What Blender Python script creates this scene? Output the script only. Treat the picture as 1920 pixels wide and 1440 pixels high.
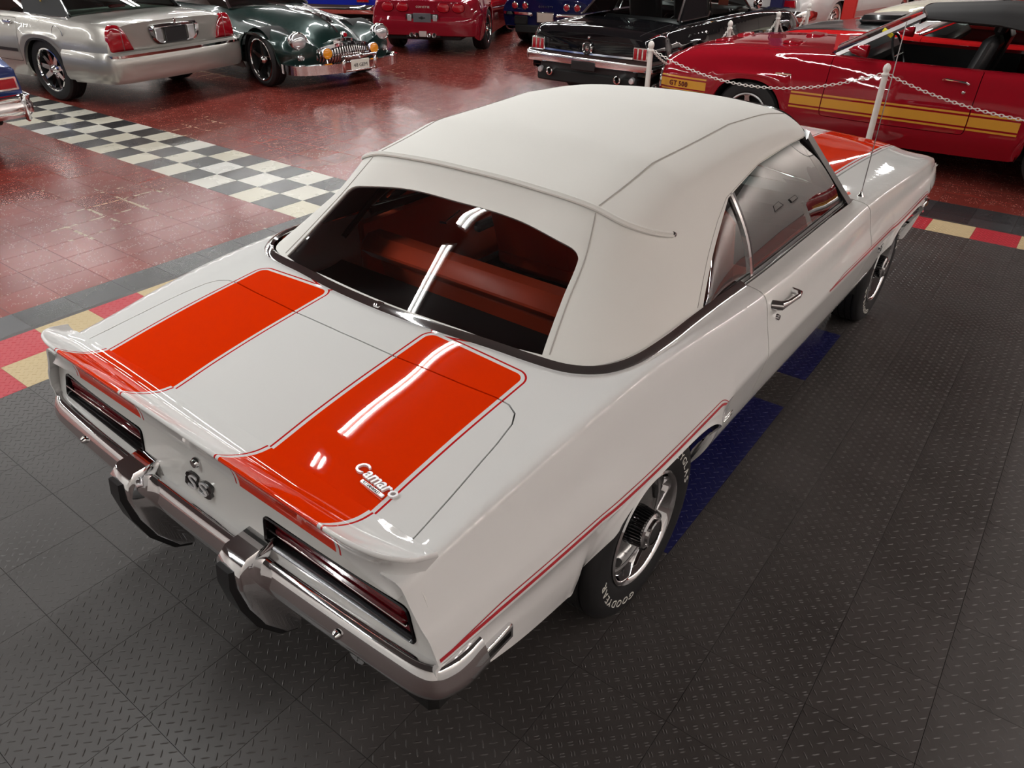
import bpy, bmesh, math, random
import numpy as np
from mathutils import Vector, Matrix
from mathutils.geometry import delaunay_2d_cdt

for _o in list(bpy.data.objects):
    bpy.data.objects.remove(_o, do_unlink=True)
SC = bpy.context.scene
COL = SC.collection
random.seed(7)
PI = math.pi

# ---------------------------------------------------------------- camera
_yaw, _pitch, _roll = 2.2148, 0.56481, -0.00777
_f = np.array([math.cos(_yaw)*math.cos(_pitch), math.sin(_yaw)*math.cos(_pitch), -math.sin(_pitch)])
_r = np.array([math.sin(_yaw), -math.cos(_yaw), 0.0])
_d = np.cross(_f, _r)
_rr = math.cos(_roll)*_r + math.sin(_roll)*_d
_dd = -math.sin(_roll)*_r + math.cos(_roll)*_d
CAMPOS = (6.2721, -3.45963, 2.01122)
_cd = bpy.data.cameras.new('camera'); _cam = bpy.data.objects.new('camera', _cd); COL.objects.link(_cam)
_m = Matrix.Identity(4)
for _i in range(3):
    _m[_i][0] = _rr[_i]; _m[_i][1] = -_dd[_i]; _m[_i][2] = -_f[_i]; _m[_i][3] = CAMPOS[_i]
_cam.matrix_world = _m
_cd.sensor_fit = 'HORIZONTAL'; _cd.sensor_width = 36.0
_cd.lens = 1372.09/1920*36.0
_cd.clip_start = 0.05; _cd.clip_end = 200
SC.camera = _cam

# ---------------------------------------------------------------- world, exposure
_w = bpy.data.worlds.new('showroom_world'); SC.world = _w; _w.use_nodes = True
_w.node_tree.nodes['Background'].inputs[0].default_value = (1.0, 0.98, 0.95, 1)
_w.node_tree.nodes['Background'].inputs[1].default_value = 0.0
SC.view_settings.view_transform = 'Standard'
SC.view_settings.look = 'None'
SC.view_settings.exposure = 0.0
SC.view_settings.gamma = 1.0
SC.view_settings.use_curve_mapping = False
SC.cycles.max_bounces = 8; SC.cycles.diffuse_bounces = 3; SC.cycles.glossy_bounces = 4; SC.cycles.transparent_max_bounces = 8
TUBE_WATTS = 26.0          # one fluorescent tube of a ceiling fixture
CEIL_Z = 4.1
# ---------------------------------------------------------------- mesh helpers
class MB:
    """collects vertices and faces of ONE mesh"""
    def __init__(s): s.v = []; s.f = []
    def add(s, V, F):
        o = len(s.v); s.v.extend([tuple(map(float, p)) for p in V]); s.f.extend([tuple(int(i)+o for i in f) for f in F]); return s
    def box(s, c, d, bev=0.0, M=None):
        hx, hy, hz = d[0]/2, d[1]/2, d[2]/2
        b = min(bev, hx*.98, hy*.98, hz*.98)
        V, F = [], []
        if b <= 0:
            V = [(x, y, z) for x in (-hx, hx) for y in (-hy, hy) for z in (-hz, hz)]
            F = [(0,1,3,2), (4,6,7,5), (0,4,5,1), (2,3,7,6), (0,2,6,4), (1,5,7,3)]
        else:
            idx = {}
            for sx in (-1, 1):
                for sy in (-1, 1):
                    for sz in (-1, 1):
                        idx[sx, sy, sz] = len(V)
                        V += [(sx*hx, sy*(hy-b), sz*(hz-b)), (sx*(hx-b), sy*hy, sz*(hz-b)), (sx*(hx-b), sy*(hy-b), sz*hz)]
            I = lambda a, k: idx[a]+k
            for sx in (-1, 1): F.append([I((sx, a, c), 0) for a, c in ((-1,-1),(1,-1),(1,1),(-1,1))])
            for sy in (-1, 1): F.append([I((a, sy, c), 1) for a, c in ((-1,-1),(1,-1),(1,1),(-1,1))])
            for sz in (-1, 1): F.append([I((a, c, sz), 2) for a, c in ((-1,-1),(1,-1),(1,1),(-1,1))])
            for sx in (-1, 1):
                for sy in (-1, 1): F.append([I((sx,sy,-1),0), I((sx,sy,1),0), I((sx,sy,1),1), I((sx,sy,-1),1)])
                for sz in (-1, 1): F.append([I((sx,-1,sz),0), I((sx,1,sz),0), I((sx,1,sz),2), I((sx,-1,sz),2)])
            for sy in (-1, 1):
                for sz in (-1, 1): F.append([I((-1,sy,sz),1), I((1,sy,sz),1), I((1,sy,sz),2), I((-1,sy,sz),2)])
            for k in idx: F.append([I(k,0), I(k,1), I(k,2)])
        V = [Vector(p) for p in V]
        if M is not None: V = [M @ p for p in V]
        c = Vector(c)
        return s.add([p+c for p in V], F)
    def tube(s, path, r, n=8, closed=False, cap=True):
        return s.sweep(path, [(math.cos(2*PI*i/n), math.sin(2*PI*i/n)) for i in range(n)], closed=closed, cap=cap, scale=r)
    def sweep(s, path, prof, up=None, closed=False, cap=True, scale=1.0):
        """closed 2-D profile (a along right, b along up) carried along a path"""
        P = np.array(path, float); N = len(P); n = len(prof); prof = np.array(prof, float)
        sc = np.ones(N)*scale if np.isscalar(scale) else np.array(scale, float)
        T = np.zeros_like(P)
        for i in range(N):
            a = P[(i+1) % N] if (closed or i < N-1) else P[i]
            b = P[i-1] if (closed or i > 0) else P[i]
            T[i] = a-b
        T /= np.maximum(np.linalg.norm(T, axis=1), 1e-12)[:, None]
        V = []
        if up is None:
            u = np.array([0, 0, 1.0]) if abs(T[0][2]) < .9 else np.array([1.0, 0, 0])
        for i in range(N):
            if up is not None: u = np.array(up if np.ndim(up) == 1 else up[i], float)
            R = np.cross(T[i], u); R /= max(np.linalg.norm(R), 1e-12)
            U = np.cross(R, T[i])
            if up is None: u = U
            for a, b in prof: V.append(P[i]+sc[i]*(a*R+b*U))
        F = []
        for i in range(N if closed else N-1):
            j = (i+1) % N
            for k in range(n):
                l = (k+1) % n
                F.append((i*n+k, i*n+l, j*n+l, j*n+k))
        if cap and not closed:
            F.append(tuple(range(n))[::-1]); F.append(tuple((N-1)*n+k for k in range(n)))
        return s.add(V, F)
    def lathe(s, prof, n=32, axis='x', c=(0, 0, 0), closed=False, a0=0.0, a1=2*PI):
        """profile of (radius, height along axis)"""
        full = abs(a1-a0-2*PI) < 1e-6
        m = n if full else n+1
        V = []
        for i in range(m):
            a = a0+(a1-a0)*i/n; ca, sa = math.cos(a), math.sin(a)
            for r, h in prof:
                p = {'x': (h, r*ca, r*sa), 'y': (r*sa, h, r*ca), 'z': (r*ca, r*sa, h)}[axis]
                V.append((p[0]+c[0], p[1]+c[1], p[2]+c[2]))
        k = len(prof); F = []
        for i in range(n):
            j = (i+1) % m
            for q in range(k if closed else k-1):
                w = (q+1) % k
                F.append((i*k+q, i*k+w, j*k+w, j*k+q))
        return s.add(V, F)
    def grid(s, fn, nu, nv, wrap_u=False):
        V = [fn(i/(nu if wrap_u else nu-1), j/(nv-1)) for i in range(nu) for j in range(nv)]
        F = [(i*nv+j, i*nv+j+1, ((i+1) % nu)*nv+j+1, ((i+1) % nu)*nv+j) for i in range(nu if wrap_u else nu-1) for j in range(nv-1)]
        return s.add(V, F)
    def prism(s, poly, f0, f1):
        """polygon of 2-D points put into space by two functions (one each end)"""
        n = len(poly)
        V = [f0(*p) for p in poly]+[f1(*p) for p in poly]
        F = [tuple(range(n)), tuple(range(n, 2*n))[::-1]]+[(i, (i+1) % n, n+(i+1) % n, n+i) for i in range(n)]
        return s.add(V, F)
    def xform(s, M, start=0):
        for i in range(start, len(s.v)): s.v[i] = tuple(M @ Vector(s.v[i]))
        return s
    def mirror(s):
        n = len(s.v); s.v += [(-x, y, z) for x, y, z in s.v]; s.f += [tuple(i+n for i in f[::-1]) for f in s.f]; return s
    def build(s, name, mat, parent=None, smooth=38, flip=False, **kw):
        me = bpy.data.meshes.new(name); me.from_pydata(s.v, [], s.f); me.update()
        bm = bmesh.new(); bm.from_mesh(me)
        bmesh.ops.remove_doubles(bm, verts=bm.verts, dist=1e-6)
        bmesh.ops.recalc_face_normals(bm, faces=bm.faces)
        bm.to_mesh(me); bm.free()
        if smooth:
            me.polygons.foreach_set('use_smooth', [True]*len(me.polygons))
            me.set_sharp_from_angle(angle=math.radians(smooth))
        return link(name, me, mat, parent, **kw)

def link(name, me, mat, parent=None, label=None, cat=None, group=None, kind=None):
    o = bpy.data.objects.new(name, me); COL.objects.link(o)
    if mat is not None: me.materials.append(mat)
    if parent is not None: o.parent = parent
    tag(o, label, cat, group, kind); return o
def tag(o, label=None, cat=None, group=None, kind=None):
    if label: o['label'] = label
    if cat: o['category'] = cat
    if group: o['group'] = group
    if kind: o['kind'] = kind
    return o
def thing(name, loc, rz=0.0, label=None, cat=None, group=None, scale=1.0):
    o = bpy.data.objects.new(name, None); COL.objects.link(o); o.empty_display_size = .1
    o.location = loc; o.rotation_euler = (0, 0, rz); o.scale = (scale,)*3
    return tag(o, label, cat, group)
def copy_tree(o, parent=None, flipx=False):
    c = o.copy(); COL.objects.link(c)
    c.parent = parent
    for ch in list(o.children): copy_tree(ch, c)
    return c

def cat(xs, ys):
    """smooth (Catmull) interpolator through a table"""
    xs = np.array(xs, float); ys = np.array(ys, float)
    d = np.diff(ys)/np.diff(xs); m = np.empty_like(ys); m[0] = d[0]; m[-1] = d[-1]
    h = np.diff(xs); m[1:-1] = (d[:-1]*h[1:]+d[1:]*h[:-1])/(h[1:]+h[:-1])
    def f(x):
        x = np.clip(np.asarray(x, float), xs[0], xs[-1]); i = np.clip(np.searchsorted(xs, x, 'right')-1, 0, len(xs)-2)
        t = (x-xs[i])/h[i]; t2 = t*t; t3 = t2*t
        return ys[i]*(2*t3-3*t2+1)+m[i]*h[i]*(t3-2*t2+t)+ys[i+1]*(-2*t3+3*t2)+m[i+1]*h[i]*(t3-t2)
    return f

class Patch:
    """surface through a net of points P[u][v]; creases keep a kink; x mirrored for v<0"""
    def __init__(s, P, U=None, V=None, cu=(), cv=()):
        s.P = np.array(P, float); nu, nv = s.P.shape[:2]
        s.U = np.array(U if U is not None else np.arange(nu), float); s.V = np.array(V if V is not None else np.arange(nv), float)
        s.cu, s.cv = set(cu), set(cv)
        s.mL, s.mR = s._sl(s.U, np.moveaxis(s.P, 0, 0), s.cu)
    @staticmethod
    def _sl(K, A, crease, sym=False):
        # A: (n, ...) along axis 0
        h = np.diff(K); sh = (-1,)+(1,)*(A.ndim-1)
        d = np.diff(A, axis=0)/h.reshape(sh)
        L = np.empty_like(A); L[0] = d[0]; L[-1] = d[-1]
        if len(K) > 2: L[1:-1] = (d[:-1]*h[1:].reshape(sh)+d[1:]*h[:-1].reshape(sh))/(h[1:]+h[:-1]).reshape(sh)
        R = L.copy()
        for c in crease:
            if 0 < c < len(K)-1: L[c] = d[c-1]; R[c] = d[c]
        return L, R
    @staticmethod
    def _h(t, h, a, b, ma, mb):
        t2 = t*t; t3 = t2*t
        return a*(2*t3-3*t2+1)+ma*h*(t3-2*t2+t)+b*(-2*t3+3*t2)+mb*h*(t3-t2)
    def ev(s, u, v):
        u = np.atleast_1d(np.asarray(u, float)); v = np.atleast_1d(np.asarray(v, float))
        sg = np.where(v < 0, -1.0, 1.0); v = np.abs(v)
        uc = np.clip(u, s.U[0], s.U[-1]); i = np.clip(np.searchsorted(s.U, uc, 'right')-1, 0, len(s.U)-2)
        h = (s.U[i+1]-s.U[i])[:, None, None]; t = ((uc-s.U[i])[:, None, None])/h
        A = s._h(t, h, s.P[i], s.P[i+1], s.mR[i], s.mL[i+1])            # (n, nv, 3)
        A = np.moveaxis(A, 1, 0)
        L, R = s._sl(s.V, A, s.cv)
        if abs(s.V[0]) < 1e-9: R[0][:, 1:] = 0.0
        vc = np.clip(v, s.V[0], s.V[-1]); j = np.clip(np.searchsorted(s.V, vc, 'right')-1, 0, len(s.V)-2)
        n = np.arange(len(vc)); hv = (s.V[j+1]-s.V[j])[:, None]; tv = ((vc-s.V[j])[:, None])/hv
        Q = s._h(tv, hv, A[j, n], A[j+1, n], R[j, n], L[j+1, n])
        Q[:, 0] *= sg
        return Q
    def normal(s, u, v, e=2e-3):
        u = np.atleast_1d(np.asarray(u, float)); v = np.atleast_1d(np.asarray(v, float))
        ul, uh = np.clip(u-e, s.U[0], s.U[-1]), np.clip(u+e, s.U[0], s.U[-1])
        vl, vh = np.clip(v-e, -s.V[-1], s.V[-1]), np.clip(v+e, -s.V[-1], s.V[-1])
        if s.V[0] > 0: vl = np.maximum(vl, s.V[0])
        du = s.ev(uh, v)-s.ev(ul, v); dv = s.ev(u, vh)-s.ev(u, vl)
        n = np.cross(dv, du); return n/np.maximum(np.linalg.norm(n, axis=1), 1e-12)[:, None]

def inside(pts, poly):
    x, y = pts[:, 0], pts[:, 1]; poly = np.asarray(poly); r = np.zeros(len(pts), bool)
    j = len(poly)-1
    for i in range(len(poly)):
        xi, yi = poly[i]; xj, yj = poly[j]
        if yi != yj:
            c = ((yi > y) != (yj > y)) & (x < (xj-xi)*(y-yi)/(yj-yi)+xi); r ^= c
        j = i
    return r
def dens(poly, h, closed=True):
    out = []; n = len(poly)
    for i in range(n if closed else n-1):
        a = np.array(poly[i], float); b = np.array(poly[(i+1) % n], float)
        k = max(1, int(math.ceil(np.linalg.norm(b-a)/h-1e-6)))
        out += [a+(b-a)*q/k for q in range(k)]
    if not closed: out.append(np.array(poly[-1], float))
    return np.array(out)
def fillet(poly, radii, n=6):
    """round the corners of a polygon"""
    out = []; m = len(poly)
    for i in range(m):
        r = radii[i] if not np.isscalar(radii) else radii
        p = np.array(poly[i], float)
        if r <= 0: out.append(p); continue
        a = np.array(poly[i-1], float)-p; b = np.array(poly[(i+1) % m], float)-p
        la, lb = np.linalg.norm(a), np.linalg.norm(b); a /= la; b /= lb
        k = min(r, la*.49, lb*.49)
        for q in range(n+1):
            t = q/n; out.append(p+a*k*(1-t)**2+b*k*t*t)
    return [tuple(q) for q in out]
def shrink(poly, g):
    """move a polygon's edges inward by g"""
    P = np.array(poly, float); n = len(P)
    ar = sum(P[i][0]*P[(i+1) % n][1]-P[(i+1) % n][0]*P[i][1] for i in range(n))
    sg = 1.0 if ar > 0 else -1.0; out = []
    for i in range(n):
        a = P[i]-P[i-1]; b = P[(i+1) % n]-P[i]
        if np.linalg.norm(a) < 1e-9 or np.linalg.norm(b) < 1e-9: out.append(tuple(P[i])); continue
        a /= np.linalg.norm(a); b /= np.linalg.norm(b)
        na = np.array([-a[1], a[0]])*sg; nb = np.array([-b[1], b[0]])*sg
        m = na+nb; l = m@m
        m = m*(2/max(l, .8)) if l > 1e-6 else na
        out.append(tuple(P[i]+m*g))
    return out

def panel(name, mat, parent, patch, poly, h=.03, holes=(), lines=(), rim=.012, off=0.0, mirror=False, met=(1.0, 1.0), thick=0.0, gap=0.0, **kw):
    """a sheet cut out of a patch by a polygon in (u, v), its edge folded inward by rim"""
    met = np.array(met, float)
    if gap: poly = [tuple(np.array(q)/met) for q in shrink(np.array(poly)*met, gap)]
    loops = [dens(np.array(q)*met, h) for q in [poly, *holes]]
    pts = []; edges = []
    for L in loops:
        o = len(pts); pts += list(L); edges += [(o+i, o+(i+1) % len(L)) for i in range(len(L))]
    nb = len(pts)
    for ln in lines:
        L = dens(np.array(ln, float)*met, h, closed=False)
        ok = inside(L, loops[0])
        for hl in loops[1:]: ok &= ~inside(L, hl)
        d = np.min(np.linalg.norm(L[:, None]-np.array(pts[:nb])[None], axis=2), axis=1)
        ok &= d > h*.3
        pts += list(L[ok])
    B = np.array(pts); lo, hi = loops[0].min(0), loops[0].max(0)
    gx, gy = np.meshgrid(np.arange(lo[0]+h/2, hi[0], h), np.arange(lo[1]+h/2, hi[1], h), indexing='ij')
    gx = gx.copy(); gy = gy+((np.arange(gx.shape[0]) % 2)*h*.5)[:, None]
    G = np.c_[gx.ravel(), gy.ravel()]
    ok = inside(G, loops[0])
    for hl in loops[1:]: ok &= ~inside(G, hl)
    G = G[ok]
    if len(G):
        keep = np.ones(len(G), bool)
        for k in range(0, len(B), 200):
            keep &= np.min(np.linalg.norm(G[:, None]-B[None, k:k+200], axis=2), axis=1) > h*.55
        G = G[keep]
    allp = np.r_[B, G] if len(G) else B
    vo, eo, fo, ov, oe, of = delaunay_2d_cdt([Vector(p) for p in allp], edges, [], 0, 1e-7)
    vo = np.array([(p.x, p.y) for p in vo])
    F = np.array([f for f in fo if len(f) == 3]); C = vo[F].mean(1)
    ok = inside(C, loops[0])
    for hl in loops[1:]: ok &= ~inside(C, hl)
    F = F[ok]
    used = np.unique(F); mp = -np.ones(len(vo), int); mp[used] = np.arange(len(used)); vo = vo[used]; F = mp[F]
    uv = vo/met
    Q = patch.ev(uv[:, 0], uv[:, 1]); N = patch.normal(uv[:, 0], uv[:, 1])
    V = Q+N*off
    # orient faces along the patch normal
    fn = np.cross(V[F[:, 1]]-V[F[:, 0]], V[F[:, 2]]-V[F[:, 0]]); w = np.einsum('ij,ij->i', fn, N[F[:, 0]]) < 0
    F[w] = F[w][:, ::-1]
    verts = [V]; norms = [N]; faces = [tuple(f) for f in F]
    if rim:
        ed = {}
        for a, b, c in F:
            for e in ((a, b), (b, c), (c, a)): ed[e] = True
        be = [e for e in ed if (e[1], e[0]) not in ed]
        base = len(V); vs = sorted({i for e in be for i in e}); ix = {v: k for k, v in enumerate(vs)}
        tn = np.zeros((len(vs), 3))
        for a, b in be:
            t = V[b]-V[a]; t /= max(np.linalg.norm(t), 1e-12)
            o = np.cross(t, N[a]); tn[ix[a]] += o; tn[ix[b]] += o
        tn /= np.maximum(np.linalg.norm(tn, axis=1), 1e-12)[:, None]
        vi = np.array(vs); r0 = V[vi]; r1 = V[vi]-N[vi]*rim
        verts += [r0, r1]; norms += [tn, tn]; m = len(vs)
        faces += [(base+ix[b], base+ix[a], base+m+ix[a], base+m+ix[b]) for a, b in be]
    if thick:
        base = sum(map(len, verts)); verts.append(V-N*thick); norms.append(-N)
        faces += [tuple(int(i)+base for i in f[::-1]) for f in F]
    verts = np.concatenate(verts); norms = np.concatenate(norms)
    if mirror:
        verts = verts*np.array([-1, 1, 1]); norms = norms*np.array([-1, 1, 1]); faces = [f[::-1] for f in faces]
    me = bpy.data.meshes.new(name); me.from_pydata(verts.tolist(), [], [tuple(int(i) for i in f) for f in faces]); me.update()
    me.polygons.foreach_set('use_smooth', [True]*len(me.polygons))
    me.normals_split_custom_set_from_vertices(norms.tolist())
    return link(name, me, mat, parent, **kw)

def ribbon(patch, pts, w, off):
    """thin strip lying on a patch along points (u, v)"""
    P = np.array(pts, float); Q = patch.ev(P[:, 0], P[:, 1]); N = patch.normal(P[:, 0], P[:, 1])
    T = np.gradient(Q, axis=0); S = np.cross(N, T); S /= np.linalg.norm(S, axis=1)[:, None]
    V = []
    for q, n, t in zip(Q, N, S): V += [q+n*off-t*w/2, q+n*off+t*w/2]
    return V, [(2*i, 2*i+1, 2*i+3, 2*i+2) for i in range(len(P)-1)]

_glyph = {}
def glyphs(text, size=1.0, depth=.02, shear=0.0, space=1.0, bold=0.0):
    """list of (x offset, verts, faces) for each character"""
    key = (text, size, depth, shear, space, bold)
    if key in _glyph: return _glyph[key]
    out = []; x = 0.0
    for ch in text:
        if ch == ' ': x += .3*size*space; continue
        cu = bpy.data.curves.new('glyph', 'FONT'); cu.body = ch; cu.size = size; cu.extrude = depth/2; cu.shear = shear; cu.resolution_u = 3; cu.offset = bold
        ob = bpy.data.objects.new('glyph', cu); COL.objects.link(ob)
        dg = bpy.context.evaluated_depsgraph_get(); dg.update()
        me = ob.evaluated_get(dg).to_mesh()
        V = np.array([tuple(v.co) for v in me.vertices]).reshape(-1, 3); F = [tuple(p.vertices) for p in me.polygons]
        ob.evaluated_get(dg).to_mesh_clear(); bpy.data.objects.remove(ob); bpy.data.curves.remove(cu)
        lo, hi = V[:, 0].min(), V[:, 0].max(); V[:, 0] -= lo
        out.append((x, V, F)); x += (hi-lo)+.1*size*space
    _glyph[key] = (out, x-.1*size*space); return _glyph[key]
def lettering(name, text, mat, parent, put, size, depth=.004, shear=0.0, space=1.0, bold=0.0, **kw):
    """one mesh of the word; put(x, y, z) sets it in space, x from 0 to the word's width"""
    gl, W = glyphs(text, size, depth, shear, space, bold); mb = MB()
    for x, V, F in gl: mb.add([put(p[0]+x-W/2, p[1], p[2]) for p in V], F)
    return mb.build(name, mat, parent, smooth=0, **kw)

# ---------------------------------------------------------------- materials
def mat(name):
    m = bpy.data.materials.new(name); m.use_nodes = True
    return m, m.node_tree.nodes['Principled BSDF'], m.node_tree
def simple(name, col, rough=.5, metal=0.0, coat=0.0, spec=.5, emit=None, es=0.0, noise=0.0, nscale=40, bump=0.0, bscale=200, crough=.03):
    m, b, nt = mat(name)
    b.inputs['Base Color'].default_value = (*col, 1); b.inputs['Roughness'].default_value = rough; b.inputs['Metallic'].default_value = metal
    b.inputs['Coat Weight'].default_value = coat; b.inputs['Coat Roughness'].default_value = crough; b.inputs['Specular IOR Level'].default_value = spec
    if emit: b.inputs['Emission Color'].default_value = (*emit, 1); b.inputs['Emission Strength'].default_value = es
    if noise or bump: tc = nt.nodes.new('ShaderNodeTexCoord')
    if noise:
        n = nt.nodes.new('ShaderNodeTexNoise'); n.inputs['Scale'].default_value = nscale; n.inputs['Detail'].default_value = 4
        nt.links.new(tc.outputs['Object'], n.inputs['Vector'])
        r = nt.nodes.new('ShaderNodeValToRGB'); lo = [max(0, c*(1-noise)) for c in col]; hi = [min(1, c*(1+noise)) for c in col]
        r.color_ramp.elements[0].color = (*lo, 1); r.color_ramp.elements[1].color = (*hi, 1); r.color_ramp.elements[0].position = .3; r.color_ramp.elements[1].position = .7
        nt.links.new(n.outputs['Fac'], r.inputs['Fac']); nt.links.new(r.outputs['Color'], b.inputs['Base Color'])
    if bump:
        n = nt.nodes.new('ShaderNodeTexNoise'); n.inputs['Scale'].default_value = bscale; n.inputs['Detail'].default_value = 3
        nt.links.new(tc.outputs['Object'], n.inputs['Vector'])
        bp = nt.nodes.new('ShaderNodeBump'); bp.inputs['Strength'].default_value = bump; bp.inputs['Distance'].default_value = .002
        nt.links.new(n.outputs['Fac'], bp.inputs['Height']); nt.links.new(bp.outputs['Normal'], b.inputs['Normal'])
    return m
def paint(name, col, rough=.35, flake=0.0):
    return simple(name, col, rough=rough, metal=flake, coat=1.0, spec=.5 if flake else .0)
def glassy(name, tint, refl=1.0, rough=.0):
    """a thin pane: tinted see-through with a mirror sheen"""
    m = bpy.data.materials.new(name); m.use_nodes = True; nt = m.node_tree; nt.nodes.clear()
    out = nt.nodes.new('ShaderNodeOutputMaterial'); tr = nt.nodes.new('ShaderNodeBsdfTransparent'); gl = nt.nodes.new('ShaderNodeBsdfGlossy')
    fr = nt.nodes.new('ShaderNodeFresnel'); mx = nt.nodes.new('ShaderNodeMixShader'); ml = nt.nodes.new('ShaderNodeMath'); ml.operation = 'MULTIPLY'
    tr.inputs[0].default_value = (*tint, 1); gl.inputs['Roughness'].default_value = rough; gl.inputs[0].default_value = (1, 1, 1, 1)
    fr.inputs['IOR'].default_value = 1.55; ml.inputs[1].default_value = refl; ml.use_clamp = True
    nt.links.new(fr.outputs[0], ml.inputs[0]); nt.links.new(ml.outputs[0], mx.inputs[0]); nt.links.new(tr.outputs[0], mx.inputs[1]); nt.links.new(gl.outputs[0], mx.inputs[2])
    nt.links.new(mx.outputs[0], out.inputs[0]); return m

class NT:
    """tiny helper for math on node sockets"""
    def __init__(s, nt): s.nt = nt
    def m(s, op, a, b=None, c=None, clamp=False):
        n = s.nt.nodes.new('ShaderNodeMath'); n.operation = op; n.use_clamp = clamp
        for i, q in enumerate((a, b, c)):
            if q is None: continue
            if hasattr(q, 'links'): s.nt.links.new(q, n.inputs[i])
            else: n.inputs[i].default_value = q
        return n.outputs[0]
    def mix(s, f, a, b):
        n = s.nt.nodes.new('ShaderNodeMix'); n.data_type = 'RGBA'
        for i, q in ((0, f), (6, a), (7, b)):
            if hasattr(q, 'links'): s.nt.links.new(q, n.inputs[i])
            else: n.inputs[i].default_value = q if i == 0 else (*q, 1)
        return n.outputs[2]
    def obj(s):
        t = s.nt.nodes.new('ShaderNodeTexCoord'); x = s.nt.nodes.new('ShaderNodeSeparateXYZ'); s.nt.links.new(t.outputs['Object'], x.inputs[0])
        return x.outputs[0], x.outputs[1], x.outputs[2]

M = {}
M['chrome'] = simple('chrome', (.86, .86, .87), rough=.05, metal=1)
M['steel'] = simple('brushed_steel', (.6, .6, .6), rough=.25, metal=1)
M['badge'] = simple('bright_badge_metal', (.82, .82, .83), rough=.3, metal=.35)
M['black'] = simple('black_plastic', (.012, .012, .013), rough=.4)
M['blackgloss'] = simple('black_gloss', (.008, .008, .009), rough=.08, coat=1)
M['rubber'] = simple('tyre_rubber', (.011, .011, .012), rough=.6, bump=.1)
M['under'] = simple('underbody_black', (.006, .006, .006), rough=.8)
M['white_letter'] = simple('tyre_white_letter', (.75, .74, .68), rough=.6)
M['clear'] = glassy('window_glass', (.80, .86, .84))
M['redlens'] = simple('red_lens', (.35, .004, .012), rough=.08, coat=1)
M['amber'] = simple('amber_lens', (.85, .3, .01), rough=.1, coat=1)
M['lampglass'] = simple('lamp_glass', (.75, .77, .78), rough=.12, metal=.6, coat=1)
M['interior_black'] = simple('black_trim', (.012, .012, .013), rough=.55)
# ---------------------------------------------------------------- the room
T = 0.3048                                   # vinyl floor tile
RX0, RX1, RY0, RY1 = -17.0, 10.2, -7.6, 24.0
M['wall'] = simple('painted_wall', (.78, .77, .74), rough=.7)
M['ceil'] = simple('painted_ceiling', (.12, .12, .12), rough=.8)
def slab(name, c, d, m): return MB().box(c, d).build(name, m, smooth=0, kind='structure')
slab('wall_left', (RX0-.1, (RY0+RY1)/2, CEIL_Z/2), (.2, RY1-RY0, CEIL_Z), M['wall'])
slab('wall_right', (RX1+.1, (RY0+RY1)/2, CEIL_Z/2), (.2, RY1-RY0, CEIL_Z), M['wall'])
slab('wall_back', ((RX0+RX1)/2, RY0-.1, CEIL_Z/2), (RX1-RX0+.4, .2, CEIL_Z), M['wall'])
slab('wall_front', ((RX0+RX1)/2, RY1+.1, CEIL_Z/2), (RX1-RX0+.4, .2, CEIL_Z), M['wall'])
slab('ceiling', ((RX0+RX1)/2, (RY0+RY1)/2, CEIL_Z+.1), (RX1-RX0+.4, RY1-RY0+.4, .2), M['ceil'])

# ---- ceiling fixtures: two bare tubes each, in rows along the room
M['tube'] = simple('fluorescent_tube', (1, 1, 1), emit=(1.0, .985, .96), es=9.0)
M['fixture'] = simple('fixture_white', (.8, .8, .78), rough=.5)
def make_fixture(x, y, z, L=2.35):
    t = thing('ceiling_light', (x, y, z), 0, 'white twin-tube fluorescent strip light under the ceiling', 'ceiling light', 'fluorescent strip lights')
    MB().box((0, 0, -.03), (.14, L, .06), .012).build('housing', M['fixture'], t)
    for s in (-1, 1):
        MB().tube([(s*.045, -L/2+.03, -.085), (s*.045, L/2-.03, -.085)], .016, 10).build('tube', M['tube'], t)
        MB().box((s*.045, -L/2+.02, -.075), (.03, .03, .05), .004).build('socket', M['fixture'], t)
        MB().box((s*.045, L/2-.02, -.075), (.03, .03, .05), .004).build('socket', M['fixture'], t)
    return t
for rx, warm in ((-14.6, False), (-9.5, False), (-4.3, False), (2.5, False), (9.6, True)):
    row0 = None
    for k in range(11):
        fy = -5.6+2.62*k
        if row0 is not None:
            o = copy_tree(row0); o.location = (rx, fy, CEIL_Z-.005); continue
        row0 = make_fixture(rx, fy, CEIL_Z-.005)
        for s in (-1, 1):                     # the light each tube throws
            ld = bpy.data.lights.new('tube_light', 'AREA'); ld.shape = 'RECTANGLE'; ld.size = .035; ld.size_y = 2.28
            ld.energy = TUBE_WATTS*(.7 if warm else 1.0); ld.color = (1.0, .86, .80) if warm else (1.0, 1.0, .975)
            lo = bpy.data.objects.new('tube_light', ld); COL.objects.link(lo); lo.parent = row0; lo.location = (s*.045, 0, -.104)

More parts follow.
